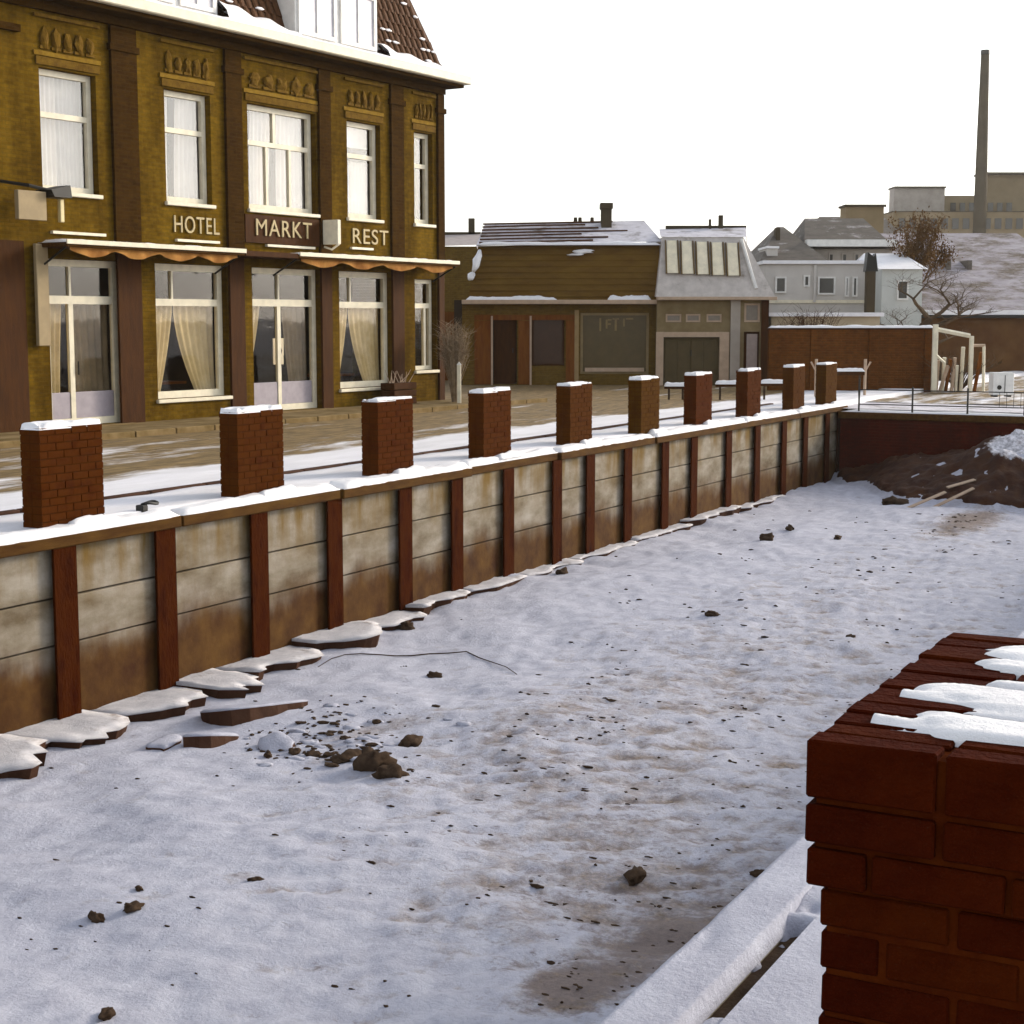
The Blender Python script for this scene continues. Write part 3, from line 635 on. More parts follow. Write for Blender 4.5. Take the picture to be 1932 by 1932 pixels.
obj('mortar_core', bx(-PL + 0.03, -0.006, 0.03, PW - 0.008, 0, PH - 0.11), M_pmort, t)
while z < PH - cap_h - 0.11 + 0.09:
    course(z, hc, -PL + 0.02, 0 - 0.0, 0.022, PW, k % 2); z += hc; k += 1
zc = z
for k in range(2): course(zc + k * hc, hc, -PL - 0.02, 0.02, 0.0, PW + 0.02, (k + 1) % 2)
zt = zc + 2 * hc
# rowlock course on top: bricks on edge running across the pier
x = 0.02; i = 0
while x > -PL - 0.01:
    y = 0.0 if i % 2 == 0 else -0.0
    for yy in (0.0, 0.216, 0.432, 0.648):
        l = 0.205 if yy < 0.6 else PW + 0.02 - 0.648
        o = obj('brick', brick_mesh(l, 0.062, 0.095, R.randrange(9)), None, t); o.location = (x, yy + R.uniform(-.004, .004), zt + R.uniform(-.003, .003)); o.rotation_euler = (0, 0, pi / 2 + R.uniform(-.01, .01))
    x -= 0.0725; i += 1
obj('cap_core', bx(-PL, 0.008, 0.012, PW + 0.005, zc, zt + 0.083), M_pmort, t)
PIER_TOP = zt + 0.095
o = obj('snow_streaks', melt_sheet(-PL + 0.0, 0.0, 0.05, PW + 0.01, PIER_TOP + 0.001, 0.014, 10, 1.9, -0.30, 150, 90, 6.1, lambda x, y: -0.75 + 0.80 * sstep(0.05, 0.16, y + 0.16 * noise.noise(Vector((x * 11, 3, 5))) - 0.04) * sstep(-0.06, -0.13, x) - 0.25 * sstep(-0.68, -0.88, x)), M_snow, t, smooth=True)
o['kind'] = 'stuff'

# ------------------------------------------------------------------ hotel
HT = empty('hotel_building', (OH.x, OH.y, 0), ROTH, 'olive brown brick hotel with white windows, glazed ground floor and snowy dormer roof', 'building')
SL0, SR0 = -16.0, 4.85
UP = [('W1', hp(73, 129)[0], hp(180, 142)[0]), ('W2', hp(309, 166)[0], hp(396, 180)[0]), ('W3', hp(466, 195)[0], hp(595, 215)[0]), ('W4', hp(654, 226)[0], hp(717, 237)[0]), ('W5', hp(781, 247)[0], hp(816, 252)[0]), ('W0', -11.6, -10.3)]
ZU0, ZU1 = 4.32, 6.48
GR = {'D1': (-7.75, -5.92, 0.06, 3.12), 'G1': (-5.05, -3.0, 0.46, 3.12), 'D2': (-2.22, 0.05, 0.06, 3.12), 'G2': (0.72, 2.72, 0.46, 3.12), 'G3': (3.66, 4.56, 0.80, 3.0)}
holes = [(a, b, ZU0, ZU1) for _, a, b in UP] + [g for g in GR.values()]
obj('wall', holes_wall(B(), SL0, SR0, -0.1, 7.62, holes, 0, 0.28), M_hotel, HT)
bm = B(); box(bm, SL0, SR0 - 0.01, 7.0, 7.3, -0.1, 7.6); box(bm, SL0 - 0.3, SL0, 0.0, 7.3, -0.1, 7.6); box(bm, SR0 - 0.29, SR0 - 0.002, 0.285, 7.0, -0.1, 7.6); obj('side_walls', bm, M_hotel, HT)
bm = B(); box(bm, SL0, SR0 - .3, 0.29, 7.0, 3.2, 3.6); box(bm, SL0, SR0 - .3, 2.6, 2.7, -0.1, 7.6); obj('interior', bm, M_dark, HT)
# pilasters on both storeys
for a, b in ((-9.6, -8.3), (-6.1, -5.45), (-2.98, -2.5), (0.02, 0.42), (2.68, 3.17), (4.60, 4.86)):
    bm = B()
    if a < -9: box(bm, -16, -9.7, -0.07, -0.002, 3.45, 7.45)
    else: box(bm, a, b, -0.07, -0.002, 3.45, 7.45)
    box(bm, a - 0.05, b + 0.05, -0.10, -0.004, 7.0, 7.12); obj('pilaster', bm, M_pil, HT)
    bm = B(); box(bm, a + 0.02, b - 0.02, -0.06, -0.003, 0.0, 3.40); obj('pilaster', bm, M_darkwood, HT)
# ornament panels above the upper windows
ORN = mottled('ornament_brick', (0.15, 0.08, 0.008), (0.25, 0.15, 0.016), 7, 0.9, 0.3)
ORD = mottled('ornament_dark', (0.085, 0.042, 0.004), (0.16, 0.09, 0.009), 9, 0.9, 0.4)
for _, a, b in UP[:5]:
    bm = B(); w = b - a
    for q in range(5):
        xx = a + w * (q + 0.5) / 5; hh = 0.26 + 0.16 * R.random()
        rock(bm, (xx, -0.02, 6.98), w * 0.07, 0.05, hh * 0.5, q * 2.1 + a, 2, 0.5); box(bm, xx - w * 0.08, xx + w * 0.08, -0.03, -0.003, 6.80, 6.855)
    box(bm, a - 0.1, b + 0.1, -0.05, -0.004, 7.34, 7.40); box(bm, a - 0.08, b + 0.08, -0.035, -0.002, 6.52, 6.66)
    obj('ornament', bm, ORD, HT)
    obj('stone_band', bx(a - 0.12, b + 0.12, -0.025, -0.001, 6.68, 6.76), ORN, HT)
# windows
def window(parent, name, a, b, z0, z1, y=0.14, t=0.11, bars=(), mat=None, glass=None, sill=True, d=0.09):
    f = obj(name, frame_bm(a + 0.003, b - 0.003, z0 + 0.003, z1 - 0.003, y, y + d, t, bars), mat or M_cream, parent)
    bm = B(); quad(bm, (a + t, y + d * 0.6, z0 + t), (b - t, y + d * 0.6, z0 + t), (b - t, y + d * 0.6, z1 - t), (a + t, y + d * 0.6, z1 - t)); obj('pane', bm, glass or M_glass, f)
    if sill: obj('sill', bx(a - 0.05, b + 0.05, -0.07, y + 0.01, z0 - 0.075, z0 - 0.002, bev=0.01), M_cream, f)
    return f
for i, (nm, a, b) in enumerate(UP):
    w = b - a; tz = (5.68, 5.72, 5.70, 5.72, 5.70, 5.7)[i]
    bars = [('h', tz, 0.10)]
    if nm == 'W3': bars += [('v', (a + b) / 2 - 0.1, 0.09, tz, ZU1 - 0.1), ('v', a + w * .34, 0.07, ZU0 + .1, tz), ('v', a + w * .68, 0.07, ZU0 + .1, tz)]
    elif nm == 'W5': bars += []
    f = window(HT, 'window', a, b, ZU0, ZU1, bars=bars)
    yc = 0.36
    if nm == 'W1' or nm == 'W0':
        obj('curtain', curtain_bm(a, a + w * .5, a, a + w * .5, ZU0, ZU1, yc, 6), M_curtain, f, smooth=True); obj('curtain', curtain_bm(a + w * .52, b, a + w * .55, b, ZU0, ZU1, yc + .05, 6), M_curtain, f, smooth=True)
    elif nm == 'W2':
        obj('curtain', curtain_bm(a, a + w * .34, a, a + w * .30, ZU0, ZU1, yc, 4), M_curtain, f, smooth=True); obj('curtain', curtain_bm(a + w * .52, b, a + w * .45, b, ZU0, ZU1, yc, 5), M_curtain, f, smooth=True)
    elif nm == 'W3':
        obj('curtain', curtain_bm(a + w * .22, a + w * .52, a + w * .2, a + w * .45, ZU0, ZU1, yc, 5), M_curtain, f, smooth=True); obj('curtain', curtain_bm(a + w * .6, b, a + w * .58, b, ZU0, ZU1, yc, 6), M_curtain, f, smooth=True)
    elif nm == 'W4':
        obj('curtain', curtain_bm(a + w * .42, b, a + w * .40, b, ZU0, tz - .1, yc, 6), M_curtain, f, smooth=True); obj('blind', bx(a, b, yc, yc + .01, tz + .22, ZU1), M_curtain, f)
    else:
        obj('blind', bx(a, a + w * .6, yc, yc + .01, tz + .35, ZU1), M_curtain, f); obj('curtain', curtain_bm(a, a + w * .5, a, a + w * .45, ZU0 + 1.0, tz - .05, yc, 4), M_curtain, f, smooth=True)
for nm in ('G1', 'G2'):
    a, b, z0, z1 = GR[nm]; w = b - a
    f = window(HT, 'window', a, b, z0, z1, bars=[('h', 2.36, 0.14), ('v', a + w * .3, 0.05, 2.4, z1 - .1)], t=0.14, glass=M_lowglass)
    m_ = a + w * (.42 if nm == 'G1' else .40); yc = 0.40
    obj('curtain', curtain_bm(a, m_, a, m_ - w * .20, z0 + .1, 2.36, yc, 6, bend=1.5), M_drape, f, smooth=True)
    obj('curtain', curtain_bm(m_ + .02, b, m_ + w * .30, b, z0 + .1, 2.36, yc, 6, bend=1.7), M_drape, f, smooth=True)
    obj('table', bx(a + .3, b - .3, 0.9, 1.5, 0.7, 0.75), M_wood, f)
a, b, z0, z1 = GR['G3']; f = window(HT, 'window', a, b, z0, z1, bars=[('h', 2.36, 0.12), ('v', a + .62, 0.09, z0 + .1, 2.3)], t=0.1, glass=M_lowglass)
obj('curtain', curtain_bm(a, a + .5, a, a + .35, z0, 2.3, .38, 3), M_drape, f, smooth=True)
for nm in ('D1', 'D2'):
    a, b, z0, z1 = GR[nm]; w = b - a; c = a + w * (.36 if nm == 'D1' else .45)
    f = window(HT, 'entrance', a, b, z0, z1, bars=[('h', 2.38, 0.15), ('v', c, 0.11, z0 + .1, 2.32)] + ([('v', c, 0.05, 2.4, z1 - .1)]), t=0.13, sill=False, glass=M_lowglass)
    for (u0, u1) in ((a + .14, c - .06), (c + .06, b - .14)):
        d_ = obj('kick_panel', bx(u0, u1, 0.165, 0.205, z0 + .13, z0 + .62, bev=.01), plain('grey_violet_paint', (0.36, 0.32, 0.36), .6), f)
    obj('handle', tube(B(), [(c + .12, .12, 1.0), (c + .12, .12, 1.25)], 0.015, 6), M_black, f)
    obj('doorstep', bx(a - .1, b + .1, -0.30, 0.1, -0.05, 0.055, bev=.01), M_kerb, f)
    if nm == 'D1':
        obj('curtain', curtain_bm(a, c, a, c - .1, z0 + .6, 2.36, .40, 5), M_drape, f, smooth=True); obj('curtain', curtain_bm(c + .1, b, c + .25, b, z0 + .6, 2.36, .42, 6, .025), mottled('net_curtain', (.22, .19, .15), (.34, .29, .23), 3, .9, 0), f, smooth=True)
    else:
        obj('curtain', curtain_bm(a, a + w * .30, a, a + w * .10, z0 + .6, 2.36, .40, 5, bend=1.4), M_drape, f, smooth=True); obj('curtain', curtain_bm(a + w * .62, b, a + w * .72, b, z0 + .6, 2.36, .42, 5, .025), MATS['net_curtain'], f, smooth=True)
# white notice standing inside the second entrance
s0, zz = hp(545, 690)
o = empty('menu_board', (0, 0, 0), 0, 'small white menu board behind the glass of the hotel entrance with grey kick panels', 'board')
o.location = Vector((OH.x, OH.y, 0)) + Vector((sin(BH), cos(BH), 0)) * s0 + Vector((-cos(BH), sin(BH), 0)) * 0.30; o.rotation_euler = (0, 0, ROTH)
obj('panel', bx(-.16, .20, 0, .02, 1.05, 1.62, bev=.005), M_white, o); bm = B(); tube(bm, [(0, -.01, 1.18), (.06, -.01, 1.35), (.02, -.01, 1.52)], [.04, .05, .02], 6); obj('emblem', bm, M_black, o); obj('stand', bx(-.03, .0, .0, .02, .06, 1.05), M_white, o)
# canopies with scalloped valance
for a, b, lab in ((-8.0, -3.3, 0), (-1.6, 4.4, 1)):
    c_ = obj('canopy', bx(a, b, -0.78, -0.012, 3.30, 3.38, bev=.01), M_cope, HT)
    obj('fascia', bx(a - .01, b + .01, -0.815, -0.785, 3.345, 3.43, bev=.006), M_cream, c_)
    obj('snow_layer', snow_pad(B(), a + .02, b - .02, -0.78, -0.03, 3.378, 0.06, 60, 6, a, .3), M_snow, c_, smooth=True)
    bm = B(); n = 64; top = []; lo = []; ns = 2 if lab == 0 else 2
    for i in range(n + 1):
        f = i / n; x = a + .15 + (b - a - .3) * f; ph = (f * ns * 2) % 1
        dz = 0.03 + 0.12 * sin(pi * ph) ** 1.3
        top.append(bm.verts.new((x, -0.70, 3.30))); lo.append(bm.verts.new((x, -0.70 + 0.03 * sin(f * 60), 3.28 - dz)))
    for i in range(n): bm.faces.new((top[i], top[i + 1], lo[i + 1], lo[i]))
    obj('valance', bm, mottled('ochre_cloth', (0.22, 0.085, 0.02), (0.44, 0.22, 0.06), 3, .9, 0), c_, smooth=True)
    for x in ((a + .05, a + 4.6) if lab == 0 else (a + .0, b - .05)): obj('bracket', tube(B(), [(x, -.72, 3.30), (x, -.05, 2.95)], .02, 6), M_black, c_)
c_ = obj('canopy', bx(-3.28, -1.62, -0.78, -0.012, 3.29, 3.40, bev=.01), M_darkwood, HT)
# beige side board left of the first entrance
obj('side_board', bx(*sorted((hp(57, 500)[0], hp(80, 500)[0])), -0.16, -0.08, 1.55, 3.36, bev=.01), MATS.get('dull_sign_board') or plain('dull_sign_board', (.34, .255, .14), .7), HT)
# thin cream mouldings below the lettering
for a, b, y_ in ((95, 195, 438), (330, 410, 453), (500, 590, 463), (660, 700, 468)):
    s_a, z_ = hp(a, y_); s_b, _z = hp(b, y_)
    obj('moulding', bx(s_a, s_b, -0.075, -0.003, z_ - .025, z_ + .025), M_cream, HT)
obj('name_board', bx(-2.45, -0.02, -0.055, -0.003, 3.62, 4.20), M_darkwood, HT)
def lettering(txt, x0, x1, zc, y, mat, parent, hscale):
    cu = bpy.data.curves.new('letters', 'FONT'); cu.body = txt; cu.size = 1; cu.extrude = 0.012; cu.align_x = 'LEFT'; cu.space_character = 1.12
    to = bpy.data.objects.new('tmp', cu); COL.objects.link(to); bpy.context.view_layer.update()
    me = bpy.data.meshes.new_from_object(to.evaluated_get(bpy.context.evaluated_depsgraph_get())); bpy.data.objects.remove(to)
    xs_ = [v.co.x for v in me.vertices]; ys__ = [v.co.y for v in me.vertices]; x_a, x_b, y_a, y_b = min(xs_), max(xs_), min(ys__), max(ys__)
    for v in me.vertices:
        fx = (v.co.x - x_a) / (x_b - x_a); fy = (v.co.y - y_a) / (y_b - y_a); zt_ = v.co.z
        v.co = (x0 + (x1 - x0) * fx, y - zt_, zc - hscale / 2 + hscale * fy)
    me.materials.clear(); me.materials.append(mat); return obj('lettering', me, None, parent)
M_letter = plain('faded_gold_letter', (0.46, 0.36, 0.18), 0.6)
lettering('HOTEL', hp(327, 425)[0], hp(412, 430)[0], hp(370, 425)[1], -0.02, M_letter, HT, 0.33)
lettering('MARKT', hp(478, 432)[0], hp(583, 435)[0], hp(530, 432)[1], -0.072, M_letter, HT, 0.34)
lettering('REST', hp(664, 447)[0], hp(731, 449)[0], hp(698, 447)[1], -0.02, M_letter, HT, 0.34)
# cornice, gutter
obj('frieze', bx(SL0, SR0 + 0.03, -0.10, 0.27, 7.46, 7.62), M_pil, HT)
obj('cornice', bx(SL0, SR0 + 0.30, -0.46, 0.30, 7.622, 7.70, bev=.01), M_pil, HT)
obj('gutter', bx(SL0, SR0 + 0.42, -0.60, 0.30, 7.702, 7.90, bev=.02), M_cream, HT)
obj('gutter_snow', snow_pad(B(), SL0, SR0 + .4, -0.57, -0.1, 7.896, 0.07, 80, 5, 9, .3), M_snow, HT, smooth=True)
# mansard roof
XR = SR0 + 0.15
rf = B()
v = [rf.verts.new(p) for p in ((SL0, -0.05, 7.88), (XR, -0.05, 7.88), (XR, 7.0, 7.88), (SL0, 7.0, 7.88), (SL0, 1.0, 10.9), (XR - 1.05, 1.0, 10.9), (XR - 1.05, 6, 10.9), (SL0, 6, 10.9))]
for q in ((0, 1, 5, 4), (1, 2, 6, 5), (2, 3, 7, 6), (3, 0, 4, 7), (4, 5, 6, 7)): rf.faces.new([v[k] for k in q])
roof = obj('roof', rf, M_tile, HT)
tb = B()      # one pantile: bowed strip
for k in range(5):
    pass
n = 4; prof = [(-0.11 + 0.22 * i / n, 0.022 * sin(pi * (i / n) * 1.6)) for i in range(n + 1)]
r0_ = [tb.verts.new((x, -0.012 - h, 0)) for x, h in prof]; r1_ = [tb.verts.new((x, 0.004 - h, 0.33)) for x, h in prof]; r2_ = [tb.verts.new((x, 0.012 - h * .6, 0)) for x, h in prof]
for i in range(n): tb.faces.new((r0_[i], r0_[i + 1], r1_[i + 1], r1_[i])); tb.faces.new((r2_[i], r2_[i + 1], r0_[i + 1], r0_[i]))
TILE = bpy.data.meshes.new('tile'); bmesh.ops.recalc_face_normals(tb, faces=tb.faces[:]); tb.to_mesh(TILE); tb.free(); TILE.materials.append(M_tile)
sl = atan(1.05 / 3.02)
TS = B()
def tiles(x0, x1, zmax):
    z = 0.0; row = 0
    while 7.88 + z * cos(sl) < zmax:
        x = x0 + 0.11 + (0.1 if row % 2 else 0)
        while x < x1 - .02:
            if x < XR - z * cos(sl) * 1.05 / 3.02 - .05:
                o = obj('tile', TILE, None, roof); o.location = (x, -0.05 + z * sin(sl) - .025, 7.88 + z * cos(sl)); o.rotation_euler = (-sl, 0, R.uniform(-.03, .03))
                if R.random() < 0.42 and noise.noise(Vector((x * 1.5, z * 1.5, 2))) > -0.15:
                    rock(TS, (x + R.uniform(-.03, .03), -0.05 + z * sin(sl) - .05, 7.88 + z * cos(sl) + .05), .09 + .05 * R.random(), .02, .03, R.random() * 40, 2, .5)
            x += 0.225
        z += 0.28; row += 1
tiles(2.05, 5.1, 10.2); tiles(-3.2, -1.0, 9.2)
o = obj('tile_snow', TS, M_snow, roof, smooth=True); o['kind'] = 'stuff'
# snow heaps at the foot of the roof
def heap(x0, x1, h0, h1, seed):
    bm = B(); n = 24; rows = []
    for i in range(n + 1):
        f = i / n; x = x0 + (x1 - x0) * f; h = (h0 + (h1 - h0) * f) * (0.85 + .3 * noise.noise(Vector((x * 2, seed, 0))))
        rows.append([bm.verts.new((x, -0.50, 7.93)), bm.verts.new((x, -0.42, 7.93 + h * .45)), bm.verts.new((x, -0.22, 7.93 + h * .85)), bm.verts.new((x, -0.05 + h * .3, 7.93 + h)), bm.verts.new((x, .1, 7.9))])
    for p_, q_ in zip(rows, rows[1:]):
        for k in range(4): bm.faces.new((p_[k], p_[k + 1], q_[k + 1], q_[k]))
    obj('snow_heap', bm, M_snow, roof, smooth=True)
heap(-3.3, -1.0, 0.55, 0.22, 3); heap(2.1, 5.0, 0.42, 0.15, 7)
def dormer(x0, x1, z0, z1, ncase):
    dm = obj('dormer', bx(x0, x1, -0.22, 1.4, z0, z1), M_white, roof)
    w = (x1 - x0) / ncase
    for i in range(ncase):
        a = x0 + w * i + .08; b = x0 + w * (i + 1) - .08
        f = obj('dormer_window', frame_bm(a, b, z0 + .12, z1 - .2, -0.27, -0.21, .09, [('h', z0 + 1.25, .06), ('v', (a + b) / 2, .05, z0 + .2, z1 - .3)]), M_white, roof)
        bm = B(); quad(bm, (a + .07, -.235, z0 + .19), (b - .07, -.235, z0 + .19), (b - .07, -.235, z1 - .27), (a + .07, -.235, z1 - .27)); obj('pane', bm, plain('curtained_pane', (.62, .60, .64), .3), f)
    obj('dormer_roof', bx(x0 - .15, x1 + .15, -.4, 1.5, z1, z1 + .12), M_cream, roof)
    obj('dormer_cheek', bx(x1 + .002, x1 + .10, -0.1, 1.2, z0, z1 - .01), M_whitewall, roof)
dormer(-0.95, 1.95, 7.93, 9.9, 2); dormer(-5.7, -3.35, 7.93, 9.9, 2)
ch = obj('chimney', bx(XR - .55, XR - .05, 1.4, 2.0, 8.2, 9.42), M_pil, roof); obj('chimney_cap', bx(XR - .62, XR + .03, 1.33, 2.07, 9.42, 9.56), M_grey, roof)
# signs fixed to the front, things of their own
def on_front(s, out, z=0): return Vector((OH.x, OH.y, z)) + Vector((sin(BH), cos(BH), 0)) * s + Vector((cos(BH), -sin(BH), 0)) * out
t = empty('hanging_sign', on_front(-7.85, 0.0, 3.75), ROTH, 'beige hanging sign on a black iron bracket at the left end of the hotel front', 'sign')
obj('board', bx(-1.05, -0.42, -.62, -.52, -0.02, 0.48, bev=.01), plain('dull_sign_board', (.34, .255, .14), .7), t)
obj('lamp_hood', prism(B(), [(-.42, .52), (.02, .62), (.05, .40), (-.35, .40)], -0.75, -.35), M_black, t)
obj('bracket', tube(B(), [(-.9, -.02, .66), (-.7, -.5, .58), (.0, -.56, .48)], .03, 6), M_black, t)
obj('lamp_glass', bx(-.09, .0, -.60, -.52, -.02, .38, bev=.01), plain('lit_yellow_glass', (.75, .62, .32), .3), t)  # lit yellow face put into the colour; it gives no light
t = empty('projecting_sign', on_front(0.22, 0.08, 3.62), ROTH, 'narrow cream projecting sign box beside the lettering on the hotel front', 'sign')
obj('box', bx(-.16, -.04, -.42, .0, .05, .58, bev=.012), M_cream, t); obj('bracket', tube(B(), [(-.1, .0, .0), (-.1, -.2, -.06), (-.1, -.4, .05)], .025, 6), M_cream, t)
# pavement kerb before the hotel
bm = None
t = bpy.data.objects['hotel_kerb']; t.location = on_front(0, 0); t.rotation_euler = (0, 0, ROTH)
x = -13
while x < 5.5: obj('kerb_stone', bx(x, x + .98, -2.35, -2.2, -.05, .10, bev=.012), M_kerb, t); x += 1
pv = obj('pavement', bx(-14, 5.6, -2.19, -0.001, -.05, .045), mottled('pavement_tiles', (.10, .065, .018), (.26, .19, .10), 1.2, .9, .3, stretch=(1, 2, 1)), loc=on_front(0, 0), rz=ROTH); pv['kind'] = 'structure'

# shrub at the hotel corner, planter under the right window
def twig_bush(name, base, h, spread, n, label, cat, mat, snow=True, group=None, seed=1):
    r = random.Random(seed); t = empty(name, base, 0, label, cat, group); bm = B(); sb = B()
    for i in range(n):
        a = r.uniform(0, 2 * pi); s = r.uniform(.2, 1) * spread; hh = h * r.uniform(.55, 1)
        p = [(0.05 * cos(a), 0.05 * sin(a), 0), (s * .4 * cos(a), s * .4 * sin(a), hh * .5), (s * cos(a), s * sin(a), hh)]
        tube(bm, p, [.018, .011, .004], 4)
        for k in range(4):
            f = r.uniform(.35, 1); q = Vector(p[1]).lerp(Vector(p[2]), f); e = q + Vector((r.uniform(-1, 1), r.uniform(-1, 1), r.uniform(.1, 1))) * .22 * h / 1.5
            tube(bm, [q, e], [.007, .002], 3)
            if snow and r.random() < .3: rock(sb, e, .028 * r.uniform(.6, 1.6), .03, .018, r.random() * 30, 1, .4)
    obj('stems', bm, mat, t)
    if snow: obj('snow_tufts', sb, M_snow, t, smooth=True)['kind'] = 'stuff'
    return t
M_shrub = mottled('pale_twigs', (0.16, 0.11, 0.06), (0.34, 0.26, 0.18), 6, 0.95, 0)
q = gnd(858, 762)
twig_bush('shrub', (q.x, q.y, 0.0), 1.95, .42, 150, 'tall bare twiggy shrub at the hotel corner', 'shrub', M_shrub, False, seed=4)
t = empty('marker_post', (q.x + .12, q.y - .45, 0), 0, 'short white marker post before the bare shrub at the hotel corner', 'post')
obj('shaft', bx(-.05, .05, -.05, .05, 0, .95, bev=.01), M_cream, t); obj('cap', prism(B(), [(-.06, .95), (.06, .95), (0, 1.03)], -.06, .06), M_white, t)
pl = on_front(2.35, .45); t = empty('planter', (pl.x, pl.y, 0.045), ROTH, 'brown wooden planter with dry sticks under the right hotel window', 'planter')
bm = B()
for k in range(3): box(bm, -.45, .45, -.2, .2, .02 + .17 * k, .175 + .17 * k, bev=.01)
obj('tub', bm, M_darkwood, t); bm = B()
for i in range(14):
    a = R.uniform(-.4, .4); tube(bm, [(a, 0, .5), (a + R.uniform(-.3, .3), R.uniform(-.1, .1), .5 + R.uniform(.1, .35))], [.012, .005], 4)
obj('sticks', bm, M_pinkwood, t)

# ------------------------------------------------------------------ helpers for houses seen front on (x = right, front at -y)
def house(name, pxl, pxr, D0, label, cat='house', rot=0.0):
    a = dep(pxl, HZ, D0); t = empty(name, (a.x, D0, 0), rot, label, cat); t['D'] = D0; return t
class Fr:
    def __init__(s, px0, D, y=0): s.o = dep(px0, HZ, D).x; s.D = D + y
    def x(s, px, py=HZ): return dep(px, py, s.D).x - s.o
    def z(s, py): return dep(CPX, py, s.D).z
def win(parent, a, b, z0, z1, y=0, t=.07, mat=None, pane=None, bars=()):
    f = obj('window', frame_bm(a, b, z0, z1, y - .05, y + .03, t, bars), mat or M_white, parent)
    bm = B(); quad(bm, (a + t, y - .012, z0 + t), (b - t, y - .012, z0 + t), (b - t, y - .012, z1 - t), (a + t, y - .012, z1 - t)); obj('pane', bm, pane or M_pane, f); return f

# ------------------------------------------------------------------ shop with mansard (left of the pair)
F = Fr(872, 50); rotS = radians(0)
t = house('shop_house', 872, 1240, 50, 'low olive brick shop with dark mansard and snow striped upper roof')
X1 = F.x(1238); ZE = F.z(566)
wl0, wl1 = F.x(1095), F.x(1225); zw0, zw1 = F.z(706), F.z(590)
d0, d1 = F.x(930), F.x(975); e0, e1 = F.x(1003), F.x(1065)
obj('wall', holes_wall(B(), 0, X1, -.1, ZE, [(wl0, wl1, zw0, zw1), (d0, d1, 0.02, F.z(598)), (e0, e1, F.z(690), F.z(598))], 0, .25), M_olive, t)
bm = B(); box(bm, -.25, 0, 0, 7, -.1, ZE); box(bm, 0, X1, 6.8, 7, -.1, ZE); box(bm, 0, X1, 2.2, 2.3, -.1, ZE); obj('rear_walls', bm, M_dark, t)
obj('timber_cladding', bx(F.x(895), F.x(1086), -.05, -.003, F.z(604), F.z(594)), M_wood, t)
for a, b in ((895, 928), (978, 1000), (1068, 1086)): obj('cladding_board', bx(F.x(a), F.x(b), -.045, -.004, .02, F.z(605)), M_wood, t)
dr = obj('door', bx(d0 + .03, d1 - .03, .08, .14, .03, F.z(600), bev=.01), M_darkwood, t); obj('handle', tube(B(), [(d1 - .12, .05, 1.0), (d1 - .12, .05, 1.15)], .015, 5), M_black, dr)
obj('door_post', bx(d0 - .06, d0 + .0, -.09, -.05, .0, F.z(596)), M_pinkwood, t); obj('door_post', bx(e0 - .06, e0, -.09, -.05, .0, F.z(596)), M_pinkwood, t)
win(t, e0 + .004, e1 - .004, F.z(690) + .004, F.z(598) - .004, .1, .06, M_darkwood, plain('brown_pane', (.06, .024, .01), .25))
w_ = win(t, wl0 + .004, wl1 - .004, zw0 + .004, zw1 - .004, .1, .08, plain('olive_frame', (.28, .2, .09), .6), plain('olive_pane', (.11, .075, .025), .25))
obj('display_shelf', bx(wl0 + .15, wl1 - .15, -.02, .07, zw0 + .08, zw0 + .2), M_pinkwood, w_)
# faded lettering strokes on the shop window
def stroke(a, b, c, d): obj('lettering', bx(F.x(a), F.x(b), .06, .075, F.z(d), F.z(c)), plain('faded_letter', (.30, .22, .1), .8), w_)
for s_ in ((1131, 1134.5, 600, 625), (1143, 1146.5, 603, 620), (1147, 1154, 602, 605), (1147, 1153, 610, 613), (1160, 1164, 600, 624), (1156, 1168, 600, 603), (1176, 1179, 601, 616), (1181, 1195, 600, 603)): stroke(*s_)
obj('frame_post', bx(F.x(1084), F.x(1092), -.07, -.003, .0, F.z(585)), plain('ochre_frame', (.34, .23, .1), .6), t)
# eaves, lower mansard, upper slope
obj('eaves', bx(F.x(872), X1 + .05, -.42, .1, ZE - .13, ZE, bev=.01), M_pinkwood, t)
obj('eaves_snow', snow_pad(B(), F.x(880), F.x(1050), -.40, -.1, ZE - .004, .13, 24, 5, 3, .4), M_snow, t, smooth=True); obj('eaves_snow', snow_pad(B(), F.x(1145), F.x(1226), -.40, -.1, ZE - .004, .18, 16, 5, 8, .4), M_snow, t, smooth=True)
ZM = F.z(463); ZR = F.z(412)
bm = B(); quad(bm, (F.x(883), -.30, ZE), (X1, -.30, ZE), (F.x(1246), .45, ZM + .1), (F.x(902), .45, ZM)); quad(bm, (F.x(883), -.30, ZE), (F.x(902), .45, ZM), (F.x(902), 5, ZM), (F.x(883), 5.5, ZE))
mr = obj('mansard', bm, M_mansard, t)
for k in range(9):
    f = (k + .5) / 9; obj('slate_course', bx(F.x(883) + f * (F.x(902) - F.x(883)), X1, -.335 + .75 * f, -.31 + .75 * f, ZE + (ZM - ZE) * f - .008, ZE + (ZM - ZE) * f + .012), M_mansard, mr)
bm = B(); quad(bm, (F.x(898), .38, ZM), (F.x(1250), .38, ZM + .14), (F.x(1228), 3.0, ZR + .12), (F.x(912), 3.0, ZR)); quad(bm, (F.x(898), .38, ZM), (F.x(912), 3.0, ZR), (F.x(898), 6, ZM)); quad(bm, (F.x(1250), .38, ZM + .14), (F.x(1250), 6, ZM + .1), (F.x(1228), 3.0, ZR + .12))
ur = obj('upper_roof', bm, M_snowroof, t)
